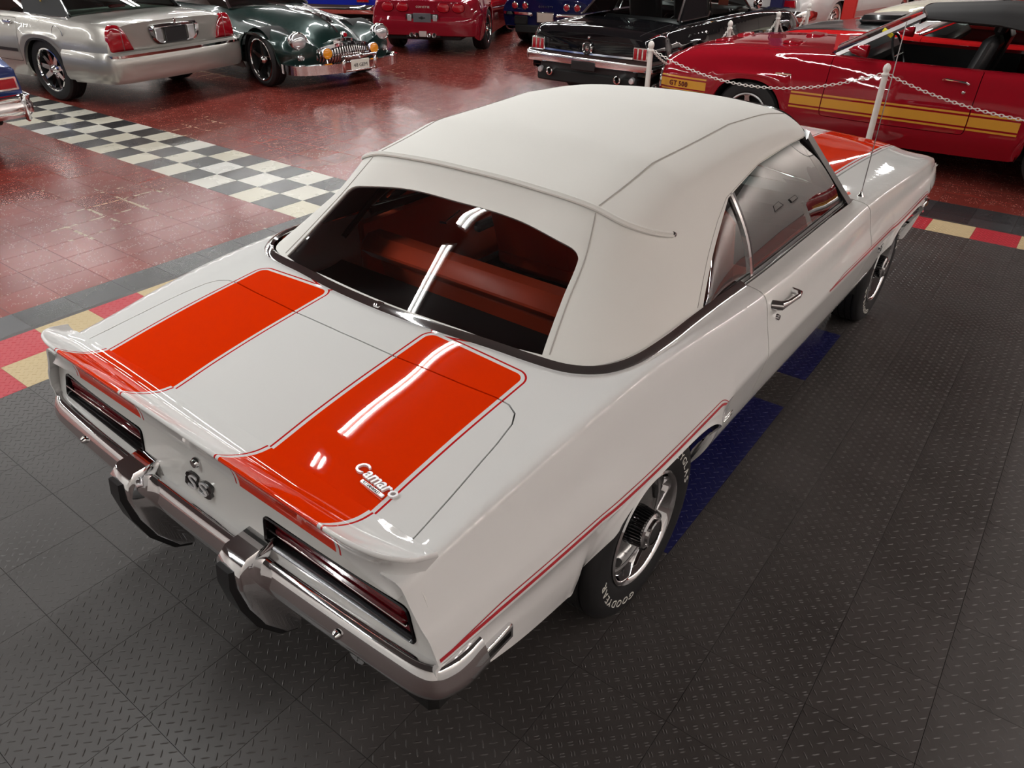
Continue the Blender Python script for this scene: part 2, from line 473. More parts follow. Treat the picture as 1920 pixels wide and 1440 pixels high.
# ---- the floor
def floor_mat(name, cols, rough, speck=0.0, joints=False, spec=.5):
    m, b, nt = mat(name); N = NT(nt)
    g = nt.nodes.new('ShaderNodeNewGeometry'); pos = g.outputs['Position']
    def noise(scale, det=3, ro=.55):
        n = nt.nodes.new('ShaderNodeTexNoise'); n.inputs['Scale'].default_value = scale; n.inputs['Detail'].default_value = det; n.inputs['Roughness'].default_value = ro
        nt.links.new(pos, n.inputs['Vector']); return n.outputs['Fac']
    s = nt.nodes.new('ShaderNodeSeparateXYZ'); nt.links.new(pos, s.inputs[0])
    tx = N.m('DIVIDE', s.outputs[0], T); ty = N.m('DIVIDE', s.outputs[1], T)
    cb = nt.nodes.new('ShaderNodeCombineXYZ'); nt.links.new(N.m('FLOOR', tx), cb.inputs[0]); nt.links.new(N.m('FLOOR', ty), cb.inputs[1])
    wn = nt.nodes.new('ShaderNodeTexWhiteNoise'); wn.noise_dimensions = '3D'; nt.links.new(cb.outputs[0], wn.inputs['Vector'])
    rnd = wn.outputs['Value']
    col = N.mix(rnd, cols[0], cols[1])
    stain = N.m('MULTIPLY', N.m('SUBTRACT', noise(.55, 5), .46, clamp=True), 4.0, clamp=True)
    col = N.mix(N.m('MULTIPLY', stain, .55), col, cols[2])
    if speck:
        vo = nt.nodes.new('ShaderNodeTexVoronoi'); vo.inputs['Scale'].default_value = 55; nt.links.new(pos, vo.inputs['Vector'])
        sp = N.m('MULTIPLY', N.m('LESS_THAN', vo.outputs['Distance'], .24), N.m('GREATER_THAN', noise(9, 2), .5))
        col = N.mix(N.m('MULTIPLY', sp, speck), col, (.55, .33, .27))
    if joints:
        jx = N.m('ABSOLUTE', N.m('SUBTRACT', N.m('FRACT', tx), .5)); jy = N.m('ABSOLUTE', N.m('SUBTRACT', N.m('FRACT', ty), .5))
        edge = N.m('GREATER_THAN', N.m('MAXIMUM', jx, jy), .462)
        wear = N.m('GREATER_THAN', N.m('ADD', noise(.5, 2), N.m('MULTIPLY', N.m('SUBTRACT', noise(14, 3), .5), .35)), .645)
        col = N.mix(N.m('MULTIPLY', N.m('MULTIPLY', edge, wear), .8), col, (.52, .42, .28))
    nt.links.new(col, b.inputs['Base Color'])
    ro = N.m('ADD', rough, N.m('MULTIPLY', N.m('SUBTRACT', noise(2.2, 5), .5), .16), clamp=True)
    nt.links.new(ro, b.inputs['Roughness']); b.inputs['Specular IOR Level'].default_value = spec
    bp = nt.nodes.new('ShaderNodeBump'); bp.inputs['Strength'].default_value = .05; bp.inputs['Distance'].default_value = .003
    nt.links.new(noise(3.3, 4), bp.inputs['Height']); nt.links.new(bp.outputs[0], b.inputs['Normal'])
    return m
M['red_tile'] = floor_mat('red_vinyl_tile', ((.20, .030, .023), (.25, .042, .032), (.12, .04, .03)), .21, .8, True, .34)
M['dark_tile'] = floor_mat('dark_vinyl_tile', ((.022, .022, .024), (.075, .075, .08), (.05, .045, .042)), .26, .0)
M['pale_tile'] = floor_mat('cream_vinyl_tile', ((.62, .58, .45), (.70, .70, .68), (.52, .46, .34)), .28, .0)
M['grout'] = simple('floor_base', (.05, .03, .027), rough=.6)
floor = MB().box(((RX0+RX1)/2, (RY0+RY1)/2, -.052), (RX1-RX0, RY1-RY0, .1)).build('floor', M['grout'], smooth=0, kind='structure')

def vct_mesh(name, m, g=.0012):
    a = T/2-g/2; b = a-.0015
    V = [(x*b, y*b, 0) for x, y in ((-1,-1),(1,-1),(1,1),(-1,1))]+[(x*a, y*a, -.0012) for x, y in ((-1,-1),(1,-1),(1,1),(-1,1))]
    F = [(0,1,2,3)]+[(i, 4+i, 4+(i+1) % 4, (i+1) % 4) for i in range(4)]
    me = bpy.data.meshes.new(name); me.from_pydata(V, [], F); me.update(); me.materials.append(m); return me
vct = {k: vct_mesh(k, M[k]) for k in ('red_tile', 'dark_tile', 'pale_tile')}
Rm = np.array([_rr, _dd, _f])
def to_px(p):
    q = (np.asarray(p, float)-np.array(CAMPOS))@Rm.T
    return 960+1372.09*q[..., 0]/q[..., 2], 720+1372.09*q[..., 1]/q[..., 2], q[..., 2]
MX0, MY0, MP = 1.8367, -3.067, .309676       # interlocking mat: origin and pitch
MAT_Y1 = MY0+20*MP
def on_mat(x, y): return x > MX0-.02 and y < MAT_Y1+.0
red_far = MB(); cand = []
for a in range(int(RX0/T)-1, int(RX1/T)+1):
    for b in range(int(RY0/T)-1, int(RY1/T)+1):
        x, y = (a+.5)*T, (b+.5)*T
        if not (RX0 < x-T/2 and x+T/2 < RX1 and RY0 < y-T/2 and y+T/2 < RY1): continue
        if x-T/2 > MX0-.2 and y+T/2 < MAT_Y1+.02: continue
        u, v, w = to_px((x, y, 0))
        seen = w > .3 and -60 < u < 1980 and -40 < v < 1480
        if 0 <= b < 3 and x < MX0 and a > -30: kind = 'pale_tile' if (a+b) % 2 == 0 else 'dark_tile'
        elif x > MX0-.2 and y < 3.66: kind = 'dark_tile'
        else: kind = 'red_tile'
        if kind == 'red_tile':
            cand.append((w if seen else 1e9, x, y)); continue
        if seen:
            o = bpy.data.objects.new('floor_tile', vct[kind]); COL.objects.link(o); o.parent = floor; o.location = (x, y, 0)
        elif kind == 'dark_tile' or True:
            red_far.add([(x+sx*T/2*.995, y+sy*T/2*.995, 0) for sx, sy in ((-1,-1),(1,-1),(1,1),(-1,1))], [(0, 1, 2, 3)])
cand.sort()
for i, (w, x, y) in enumerate(cand):
    if i < 300 and w < 1e8:
        o = bpy.data.objects.new('floor_tile', vct['red_tile']); COL.objects.link(o); o.parent = floor; o.location = (x, y, 0)
    else:
        red_far.add([(x+sx*T/2*.995, y+sy*T/2*.995, 0) for sx, sy in ((-1,-1),(1,-1),(1,1),(-1,1))], [(0, 1, 2, 3)])
red_far.build('far_floor_tiles', M['red_tile'], floor, smooth=0, kind='stuff')

# ---- interlocking garage mat: every tile with its raised tread
def tread_mesh(name, m, double):
    n = 14
    A = MP/2-.0008; c = 2*A/n; H = .0045
    V, F = [], []
    base = {(i, j): None for i in range(n+1) for j in range(n+1)}
    for i in range(n+1):
        for j in range(n+1): base[i, j] = len(V); V.append((-A+i*c, -A+j*c, H))
    def bar(L, W, ox, oy, ang):
        ca, sa = math.cos(ang), math.sin(ang)
        P = [(-L/2, 0), (-L/4, -W/2), (L/4, -W/2), (L/2, 0), (L/4, W/2), (-L/4, W/2)]
        return [(ox+p*ca-q*sa, oy+p*sa+q*ca) for p, q in P], [(ox+p*ca, oy+p*sa) for p in (-L*.3, L*.3)]
    cells = {}
    for par in (0, 1):
        ang = PI/4 if par else -PI/4
        if double:
            d = .0044; nx, ny = -math.sin(ang)*d, math.cos(ang)*d
            bars = [bar(c*.86, .0052, nx, ny, ang), bar(c*.86, .0052, -nx, -ny, ang)]
        else: bars = [bar(c*1.30, .0056, 0, 0, ang)]
        pts = [(-c/2, -c/2), (c/2, -c/2), (c/2, c/2), (-c/2, c/2)]; ed = [(0,1),(1,2),(2,3),(3,0)]
        for hx, rg in bars:
            o = len(pts); pts += hx; ed += [(o+k, o+(k+1) % 6) for k in range(6)]
        vo, eo, fo, *_ = delaunay_2d_cdt([Vector(p) for p in pts], ed, [], 0, 1e-9)
        tri = []
        for f in fo:
            cc = np.array([[sum(vo[i].x for i in f)/len(f), sum(vo[i].y for i in f)/len(f)]])
            if not any(inside(cc, hx)[0] for hx, rg in bars): tri.append(tuple(f))
        cells[par] = (pts, tri, bars)
    for i in range(n):
        for j in range(n):
            if (i+j) % 2: F.append((base[i, j], base[i+1, j], base[i+1, j+1], base[i, j+1])); continue
            pts, tri, bars = cells[j % 2]
            cx, cy = -A+(i+.5)*c, -A+(j+.5)*c
            mp = [base[i, j], base[i+1, j], base[i+1, j+1], base[i, j+1]]
            for p in pts[4:]: mp.append(len(V)); V.append((cx+p[0], cy+p[1], H))
            F += [tuple(mp[k] for k in t) for t in tri]
            for q, (hx, rg) in enumerate(bars):
                h0 = [mp[4+6*q+k] for k in range(6)]
                r0 = len(V); V += [(cx+p[0], cy+p[1], H+.0015) for p in rg]
                F += [(h0[0], h0[1], r0), (h0[1], h0[2], r0+1, r0), (h0[2], h0[3], r0+1), (h0[3], h0[4], r0+1), (h0[4], h0[5], r0, r0+1), (h0[5], h0[0], r0)]
    ring = [base[i, 0] for i in range(n)]+[base[n, j] for j in range(n)]+[base[n-i, n] for i in range(n)]+[base[0, n-j] for j in range(n)]
    o = len(V); V += [(V[k][0]*1.004, V[k][1]*1.004, .0002) for k in ring]
    F += [(ring[k], o+k, o+(k+1) % len(ring), ring[(k+1) % len(ring)]) for k in range(len(ring))]
    me = bpy.data.meshes.new(name); me.from_pydata(V, [], F); me.update()
    bm = bmesh.new(); bm.from_mesh(me); bmesh.ops.recalc_face_normals(bm, faces=bm.faces); bm.to_mesh(me); bm.free()
    me.materials.append(m); return me
def mat_plastic(name, c0, c1, rough):
    m, b, nt = mat(name); N = NT(nt)
    oi = nt.nodes.new('ShaderNodeObjectInfo'); g = nt.nodes.new('ShaderNodeNewGeometry')
    n = nt.nodes.new('ShaderNodeTexNoise'); n.inputs['Scale'].default_value = 3.5; n.inputs['Detail'].default_value = 6; nt.links.new(g.outputs['Position'], n.inputs['Vector'])
    f = N.m('ADD', N.m('MULTIPLY', oi.outputs['Random'], .5), N.m('MULTIPLY', n.outputs['Fac'], .6), clamp=True)
    nt.links.new(N.mix(f, c0, c1), b.inputs['Base Color'])
    nt.links.new(N.m('ADD', rough, N.m('MULTIPLY', N.m('SUBTRACT', n.outputs['Fac'], .5), .3)), b.inputs['Roughness'])
    return m
M['mat_black'] = mat_plastic('mat_black_plastic', (.044, .040, .038), (.064, .058, .056), .42)
M['mat_blue'] = mat_plastic('mat_blue_plastic', (.006, .007, .055), (.009, .011, .085), .42)
M['mat_red'] = mat_plastic('mat_red_plastic', (.42, .022, .035), (.50, .035, .05), .45)
M['mat_beige'] = mat_plastic('mat_beige_plastic', (.50, .38, .20), (.58, .46, .27), .5)
tm = {(k, d): tread_mesh('mat_tile', M[k], d) for k in ('mat_black', 'mat_blue', 'mat_red', 'mat_beige') for d in (False, True)}
garage_mat = thing('garage_floor_mat', (0, 0, 0), 0, 'black interlocking tread-plate mat with red and beige border under the white convertible', 'floor mat')
mat_far = []
for k in range(0, 19):
    for j in range(-3, 20):
        x, y = MX0+(k+.5)*MP, MY0+(j+.5)*MP
        u, v, w = to_px((x, y, 0))
        if not (w > .2 and -140 < u < 2060 and -80 < v < 1620): continue
        if k < 2 or j == 19: key = 'mat_beige' if (k+j) % 2 == 1 else 'mat_red'
        elif k == 11 and j in (5, 6, 7, 8, 10, 11): key = 'mat_blue'
        else: key = 'mat_black'
        d = key == 'mat_black' and k in (12, 13) and j < 14
        o = bpy.data.objects.new('mat_tile', tm[key, d]); COL.objects.link(o); o.parent = garage_mat; o.location = (x, y, 0)
MB().prism([(0, 0), (.045, 0), (.045, .0045), (.006, .001)], lambda a, b: (MX0-.045+a, MY0-3*MP, b), lambda a, b: (MX0-.045+a, MAT_Y1, b)).build('edge_strip', M['mat_black'], garage_mat, smooth=0)
MB().prism([(0, 0), (.045, 0), (.045, .0045), (.006, .001)], lambda a, b: (MX0-.045, MAT_Y1+.045-a, b), lambda a, b: (MX0+19*MP, MAT_Y1+.045-a, b)).build('edge_strip', M['mat_black'], garage_mat, smooth=0)

# framed papers on the right-hand wall, seen mirrored in the door glass
for (y, z, w, h, lb) in ((9.3, 1.62, .62, .46, 'large black-framed certificate on the right-hand white wall'), (10.15, 1.36, .44, .34, 'small black-framed certificate on the right-hand white wall, below the larger one')):
    fr = MB().box((RX1-.015, y, z), (.03, w, h), .006).build('framed_certificate', M['black'], None, label=lb, cat='picture frame')
    MB().box((RX1-.031, y, z), (.004, w-.07, h-.07), .001).build('paper', simple('white_paper', (.75, .74, .70), rough=.6), fr)
# ---------------------------------------------------------------- the white convertible
CAR_YAW = -0.0156785
hero = thing('convertible_car', (4.71063, -1.76668, .005), CAR_YAW, 'white 1960s convertible with twin orange deck stripes, closed white soft top and chrome rear bumper', 'car')

def stripe_paint(name):
    m, b, nt = mat(name); N = NT(nt); x, y, z = N.obj()
    r = .045
    qx = N.m('SUBTRACT', N.m('ABSOLUTE', N.m('SUBTRACT', N.m('ABSOLUTE', x), .4045)), .1925-r)
    qy = N.m('MINIMUM', N.m('ADD', y, .295+r), N.m('MULTIPLY', N.m('SUBTRACT', 1.0, y), 10.0))
    px_, py_ = N.m('MAXIMUM', qx, 0.0), N.m('MAXIMUM', qy, 0.0)
    d = N.m('SUBTRACT', N.m('ADD', N.m('SQRT', N.m('ADD', N.m('MULTIPLY', px_, px_), N.m('MULTIPLY', py_, py_))), N.m('MINIMUM', N.m('MAXIMUM', qx, qy), 0.0)), r)
    white, orange, edge = (.74, .745, .735), (.76, .032, .0), (.50, .012, .012)
    c = N.mix(N.m('LESS_THAN', d, 0.0), white, edge)
    c = N.mix(N.m('LESS_THAN', d, -.006), c, white)
    c = N.mix(N.m('LESS_THAN', d, -.017), c, orange)
    nt.links.new(c, b.inputs['Base Color']); b.inputs['Roughness'].default_value = .4; b.inputs['Coat Weight'].default_value = 1; b.inputs['Coat Roughness'].default_value = .02; b.inputs['Specular IOR Level'].default_value = 0.0
    return m
M['lampdark'] = simple('dark_bezel', (.05, .05, .052), rough=.15, metal=.9)
M['deepred'] = simple('deep_red_lens', (.16, .002, .008), rough=.12, coat=.6)
M['hero'] = paint('white_lacquer', (.74, .745, .725))
M['hero_stripe'] = stripe_paint('white_lacquer_with_orange_stripes')
M['pin'] = simple('red_pinstripe', (.48, .02, .03), rough=.3, coat=1)
M['vinyl'] = simple('white_vinyl_top', (.74, .73, .69), rough=.62, bump=.25, bscale=900)
M['orange_vinyl'] = simple('orange_vinyl', (.74, .085, .03), rough=.42, bump=.15, bscale=400)
M['tinted'] = glassy('tinted_rear_glass', (.86, .86, .86), refl=1.3)
M['sideglass'] = glassy('side_glass', (.50, .60, .575), refl=1.7)

_ys = [-1.0,-.9,-.75,-.6,-.45,-.25,-.05,.2,.5,.8,1.2,1.6,1.9,2.2,2.6,3.0,3.3,3.5,3.62]
fx4 = cat(_ys, [.783,.788,.795,.806,.815,.824,.833,.846,.856,.862,.866,.866,.862,.858,.864,.866,.856,.836,.80])
fz4 = cat(_ys, [.862,.873,.893,.917,.936,.952,.958,.945,.922,.911,.908,.907,.905,.897,.877,.852,.826,.79,.74])
fx3 = cat(_ys, [.72,.72,.72,.72,.72,.735,.765,.783,.785,.785,.785,.785,.782,.72,.70,.70,.70,.69,.67])
fz3 = cat(_ys, [.866,.876,.898,.922,.941,.957,.964,.960,.945,.93,.928,.928,.925,.912,.893,.868,.842,.805,.755])
fz2 = cat(_ys, [.868,.878,.903,.926,.944,.964,.97,.97,.95,.94,.94,.94,.935,.925,.91,.886,.86,.825,.77])
fz1 = cat(_ys, [.872,.885,.914,.938,.957,.979,.985,.985,.97,.95,.95,.95,.945,.938,.93,.908,.885,.85,.79])
fz0 = cat(_ys, [.873,.888,.918,.942,.962,.984,.99,.99,.97,.95,.95,.95,.945,.943,.938,.918,.895,.86,.80])
_yb = [-1.0,-.6,-.2,.2,.7,1.5,2.2,2.8,3.3,3.62]
fx6 = cat(_yb, [.828,.853,.873,.888,.893,.893,.891,.893,.882,.83])
fx7 = cat(_yb, [.860,.890,.911,.916,.911,.911,.915,.917,.902,.845])
def arch(y, y0, w=.40, n=3.4, b=.27, H=.398):
    t = np.clip(1-np.abs((y-y0)/w)**n, 0, None); return np.where(t > 0, b+H*t**(1/n), 0)
fbase = cat([-1.0,-.72,-.42,-.2,.2,.42,.7,2.0,2.35,2.6,3.0,3.2,3.62], [.605,.50,.43,.36,.30,.285,.285,.285,.29,.30,.33,.36,.42])
def zbot(y): return np.maximum(fbase(y), np.maximum(arch(y, -.005), arch(y, 2.738, .405)))
def hero_section(y):
    x4, z4, zb = float(fx4(y)), float(fz4(y)), float(zbot(y)); x7 = float(fx7(y)); z8 = .693
    a = min(max((zb-.34)/.25, 0), 1)
    x8 = x7+.010+.006*a
    x11 = (x8-.004)*a+(.785)*(1-a) if -.45 < y < 3.2 else .84+(x8-.84)*a
    zm = z8+(z4-z8)*.52
    return [(0, y, float(fz0(y))), (.3, y, float(fz1(y))), (.6, y, float(fz2(y))), (float(fx3(y)), y, float(fz3(y))), (x4, y, z4), (x4+.016, y, z4-.030),
            (float(fx6(y)), y, zm), (x7, y, .737), (x8, y, z8), (x8-.013+.004*a, y, z8+(zb-z8)*.16), (x11+(x8-.012-x11)*.72, y, z8+(zb-z8)*.55), (x11, y, zb)]
HS = [0, .3, .6, .72, .80, .845, .92, 1.02, 1.06, 1.10, 1.22, 1.45]
_yy = set(np.round(np.arange(-1.0, 3.621, .03), 4))
for c, w in ((-.005, .40), (2.738, .405)):
    for s in (-1, 1):
        for d in (-.012, -.006, -.003, -.001, .0005, .003, .006, .01, .015, .022, .03, .04, .055, .07): _yy.add(round(c+s*(w-d), 4))
_yy = sorted(_yy); _yk = [_yy[0]]
for q in _yy[1:]:
    if q-_yk[-1] > .0012: _yk.append(q)
body = Patch([hero_section(y) for y in _yk], _yk, HS, cv=(8,))
def s_of(y, val, axis, lo, hi):
    """v on the body where x (axis 0) or z (axis 2) takes a value"""
    f = lambda v: body.ev([y], [v])[0][axis]-val
    a, b = lo, hi; fa = f(a)
    for _ in range(40):
        m_ = (a+b)/2; fm = f(m_)
        if (fm > 0) == (fa > 0): a, fa = m_, fm
        else: b = m_
    return (a+b)/2
def bottom_pts(y0, y1):
    ys = [y for y in _yk if y0 < y < y1]; out = [(y0, 1.45)]
    last = zbot(y0)
    for y in ys:
        if abs(zbot(y)-last) > .012 or y-out[-1][0] > .028: out.append((y, 1.45)); last = zbot(y)
    return out+[(y1, 1.45)]
LID = [(-.455, 0), (-.452, .22), (-.436, .45), (-.424, .57), (-.428, .62), (-.447, .655), (-.485, .676), (-.56, .688), (-.75, .705), (-.965, .722)]
MOLD = [(-.300, 0), (-.29, .22), (-.262, .42), (-.245, .55), (-.226, .645), (-.19, .71), (-.138, .752), (-.05, .782), (.10, .792), (.25, .790), (.36, .788)]
mold_s = [(y, s_of(y, x, 0, 0, .80) if x else 0.0) for y, x in MOLD]
DOOR_R, DOOR_F = .69, 1.93
belt_s = lambda y: s_of(y, .786, 0, .55, .80)
right = [(-.992, .722)]+LID[::-1]
outer_r = mold_s[1:]+[(y, belt_s(y)) for y in (.45, .55, DOOR_R)]+[(DOOR_R, 1.45)]+bottom_pts(-.992, DOOR_R)[::-1][1:]
poly = LID[::-1][:-1]+[(y, -s) for y, s in LID]+[(-.992, -.722)]+[(y, -s) for y, s in outer_r[::-1]]+[mold_s[0]]+outer_r+[(-.992, .722)]
feat = [[(-1.0, s), (3.62, s)] for s in (.80, .822, .845, 1.02, 1.045, 1.06, 1.075, 1.10)]
feat2 = feat+[[(y, -s) for y, s in l] for l in feat]
panel('rear_body_shell', M['hero_stripe'], hero, body, poly, h=.026, lines=feat2, rim=.009)
lid = LID[::-1]+[(y, -s) for y, s in LID[1:]]
panel('trunk_lid', M['hero_stripe'], hero, body, lid, h=.026, gap=.0045, rim=.02)
MB().grid(lambda u, v: (-.74+1.48*u, -.97+.56*v, .84+.085*v), 2, 2).build('trunk_gutter', M['under'], hero)
for sd in (False, True):
    n_ = '' 
    d0 = belt_s(.8); sb = 1.375
    dp = [(DOOR_R, belt_s(DOOR_R)), (DOOR_R, 1.0), (DOOR_R, sb-.05), (DOOR_R+.05, sb), (DOOR_F, sb), (DOOR_F+.03, 1.1), (DOOR_F+.02, .9), (DOOR_F, belt_s(DOOR_F)), (1.6, belt_s(1.6)), (1.2, belt_s(1.2)), (.95, belt_s(.95))]
    door = panel('door', M['hero'], hero, body, dp, h=.03, lines=feat, gap=.005, mirror=sd, rim=.008)
    panel('rocker_panel', M['hero'], hero, body, [(DOOR_R, sb), (DOOR_R, 1.45), (DOOR_F, 1.45), (DOOR_F, sb)], h=.03, gap=.002, mirror=sd, rim=.05)
    fp = [(DOOR_F, belt_s(DOOR_F)-.02), (DOOR_F+.02, .9), (DOOR_F+.03, 1.1), (DOOR_F, sb), (DOOR_F, 1.45)]+bottom_pts(DOOR_F, 3.60)[1:]+[(3.60, .62), (2.10, .62), (1.98, .66)]
    fender = panel('front_fender', M['hero'], hero, body, fp, h=.03, lines=feat, gap=.003, mirror=sd, rim=.02)
    sg = -1 if sd else 1
    for yj in (DOOR_R+.001, DOOR_F+.012):
        V, F = ribbon(body, [(yj+(.012*math.sin(PI*(t-.72)/.65) if yj > 1 else 0), t) for t in np.linspace(belt_s(yj)+.01, 1.44, 30)], .05, -.010)
        MB().add([(sg*a_, b_, c_) for a_, b_, c_ in V], F).build('door_gap_shade', M['under'], hero, smooth=60)  # black backing strip that paints the shade inside the door gap
    # wheel wells and pinstripes
    for wy in (0, 2.74):
        w = MB().lathe([(.372, -.25), (.372, .07)], 20, 'x', (.757, wy, .285), a0=.0, a1=PI)
        w.lathe([(.02, -.25), (.372, -.25)], 20, 'x', (.757, wy, .285), a0=.0, a1=PI)
        if sd: w.xform(Matrix.Scale(-1, 4, (1, 0, 0)))
        w.build('wheel_well', M['under'], hero)
    def pin(pts, w, o=.0008):
        V, F = ribbon(body, pts, w, o); MB().add([(sg*a, b, c) for a, b, c in V], F).build('pinstripe', M['pin'], hero, smooth=0)
    ry = np.linspace(-.985, .27, 60)
    for ds, w in ((.0, .0085), (-.0115, .0032)):
        pin([(y, 1.052+ds*min(1, (y+.985)/.2)) for y in ry]+[(.27+.07*math.sin(t), 1.052+ds+.055*(1-math.cos(t))) for t in np.linspace(.1, 1.3, 10)], w)
        pin([(y, 1.052+ds*min(1, (y-1.36)/.2)) for y in np.linspace(1.36, 3.02, 70)]+[(3.02+.07*math.sin(t), 1.052+ds+.055*(1-math.cos(t))) for t in np.linspace(.1, 1.3, 10)], w)
    # door handle and lock
    hb = MB()
    q = body.ev(np.array([.74, .93]), np.array([s_of(.74, .865, 2, .8, 1.06), s_of(.93, .855, 2, .8, 1.06)]))
    qa, qb = q[0], q[1]
    hb.tube([(sg*(qa[0]-.005), qa[1], qa[2]), (sg*(qa[0]+.026), qa[1]+.012, qa[2]), (sg*(qa[0]+.036), qa[1]+.05, qa[2]+.001), (sg*(qb[0]+.036), qb[1]-.04, qb[2]), (sg*(qb[0]+.03), qb[1]-.012, qb[2]), (sg*(qb[0]-.005), qb[1], qb[2])], [.017, .018, .011, .010, .013, .012], 10)
    hb.build('handle', M['chrome'], door)
    MB().lathe([(0, .016), (.010, .016), (.013, .008), (.013, 0)], 16, 'x', (qa[0]+.006, qa[1]+.04, qa[2]-.06)).xform(Matrix.Scale(sg, 4, (1, 0, 0))).build('lock', M['chrome'], door)
    # side marker lamps
    for (ya, yb, zz, mm) in ((-.865, -.755, .592, 'lampdark'), (3.25, 3.38, .56, 'amber')):
        va = s_of((ya+yb)/2, zz, 2, 1.06, 1.449); q = body.ev([(ya+yb)/2], [va])[0]
        mk = MB().box((sg*(q[0]+.002), (ya+yb)/2, zz), (.026, yb-ya, .046), .005).build('side_marker', M['chrome'], hero)
        MB().box((sg*(q[0]+.012), (ya+yb)/2, zz), (.006, yb-ya-.02, .022), .002).build('lens', M[mm], mk)
    # louvre emblem ahead of the rear wheel
    q = body.ev([.46], [1.2])[0]
    lv = MB().box((sg*(q[0]-.004), .455, q[2]+.075), (.022, .07, .062), .008).build('quarter_louvre', M['black'], hero)
    for k in range(4): MB().box((sg*(q[0]+.012), .455, q[2]+.097-.015*k), (.010, .066, .006), .002).build('louvre_bar', M['chrome'], lv)
    # engine badge on the fender
    q = body.ev([2.17], [1.085])[0]
    lettering('fender_badge', 'SS', M['chrome'], fender, lambda x, y, z, q=q: (sg*(q[0]+.004+z), q[1]-sg*0+x, q[2]-.03+y), .06, .008)
panel('hood', M['hero_stripe'], hero, body, [(2.10, -.615), (2.10, .615), (3.57, .615), (3.57, -.615)], h=.04, gap=.003, rim=.02)
panel('cowl_panel', M['hero'], hero, body, [(1.99, -.66), (1.93, -.72), (1.93, .72), (1.99, .66), (2.10, .62), (2.10, -.62)], h=.04, gap=.001, rim=.01)

# ---- tail panel with two long lamps
def tail_y(x, z): return -.984-(.73-z)*.13+.016*(abs(x)/.8)**4
class Sheet:
    def __init__(s, fn): s.fn = fn; s.U = np.array([-9., 9.]); s.V = np.array([-9., 9.])
    def ev(s, u, v):
        u = np.atleast_1d(np.asarray(u, float)); v = np.atleast_1d(np.asarray(v, float)); return np.array([s.fn(a, b) for a, b in zip(u, v)])
    def normal(s, u, v, e=2e-3):
        u = np.atleast_1d(np.asarray(u, float)); v = np.atleast_1d(np.asarray(v, float))
        n = np.cross(s.ev(u+e, v)-s.ev(u-e, v), s.ev(u, v+e)-s.ev(u, v-e)); return n/np.linalg.norm(n, axis=1)[:, None]
tail = Sheet(lambda x, z: (x, tail_y(x, z), z))
fxo = cat([.5, .60, .66, .70, .80, .87], [.842, .868, .868, .858, .822, .782])
zz = [.605, .62, .66, .70, .74, .78, .82, .86]
tp = [(float(fxo(z)), z) for z in zz]+[(-float(fxo(z)), z) for z in zz[::-1]]
def lamp_poly(g, sg): 
    P_ = [(.288-g, .684-g), (.794+g, .684-g), (.764+g, .768+g), (.288-g, .768+g)]
    return [(sg*a, b) for a, b in fillet(P_, .016+g, 5)]
panel('tail_panel', M['hero'], hero, tail, tp, h=.03, holes=[lamp_poly(.004, 1), lamp_poly(.004, -1)], rim=.03)
for sg in (1, -1):
    bz = MB()
    P0, P1 = lamp_poly(.004, sg), lamp_poly(-.004, sg); n = len(P0)
    V = []
    for (a, b) in P0: V.append((a, tail_y(a, b)-.004, b))
    for (a, b) in lamp_poly(.0, sg): V.append((a, tail_y(a, b)-.006, b))
    for (a, b) in P1: V.append((a, tail_y(a, b)-.001, b))
    for (a, b) in P1: V.append((a, tail_y(a, b)+.035, b))
    bz.add(V, [(r*n+i, r*n+(i+1) % n, (r+1)*n+(i+1) % n, (r+1)*n+i) for r in range(3) for i in range(n)])
    lamp = bz.build('tail_lamp', M['lampdark'], hero)
    L = lamp_poly(-.006, sg)
    MB().prism(L, lambda a, b: (a, tail_y(a, b)+.034, b), lambda a, b: (a, tail_y(a, b)+.05, b)).build('backplate', M['blackgloss'], lamp, smooth=0)
    for (za, zb) in ((.729, .757), (.692, .722)):
        xo = .752 if za > .72 else .776
        MB().box((sg*(.297+xo)/2, tail_y(.5, .73)+.024, (za+zb)/2), (xo-.297, .02, zb-za), .006).build('lens', M['deepred'], lamp)
    MB().box((sg*.532, tail_y(.5, .73)+.008, .7255), (.478, .014, .005), .002).build('divider', M['chrome'], lamp)
# emblem, lock
def on_tail(cx, cz, o=.0): return lambda x, y, z: (cx+x, tail_y(cx, cz+y)-.004-z-o, cz+y)
ss = lettering('tail_emblem', 'SS', M['blackgloss'], hero, lambda x, y, z: on_tail(0, .703)(x*1.75+y*.25, y, z), .062, .008, space=.9, bold=.0045)
lettering('emblem_inlay', 'SS', M['badge'], ss, lambda x, y, z: (x*1.75+y*.25, tail_y(0, .703+y)-.010-z, .703+y), .062, .003, space=.9, bold=-.0006)
MB().lathe([(0, -.014), (.012, -.014), (.016, -.006), (.016, 0)], 20, 'y', (0, tail_y(0, .792), .792)).build('trunk_lock', M['chrome'], hero)

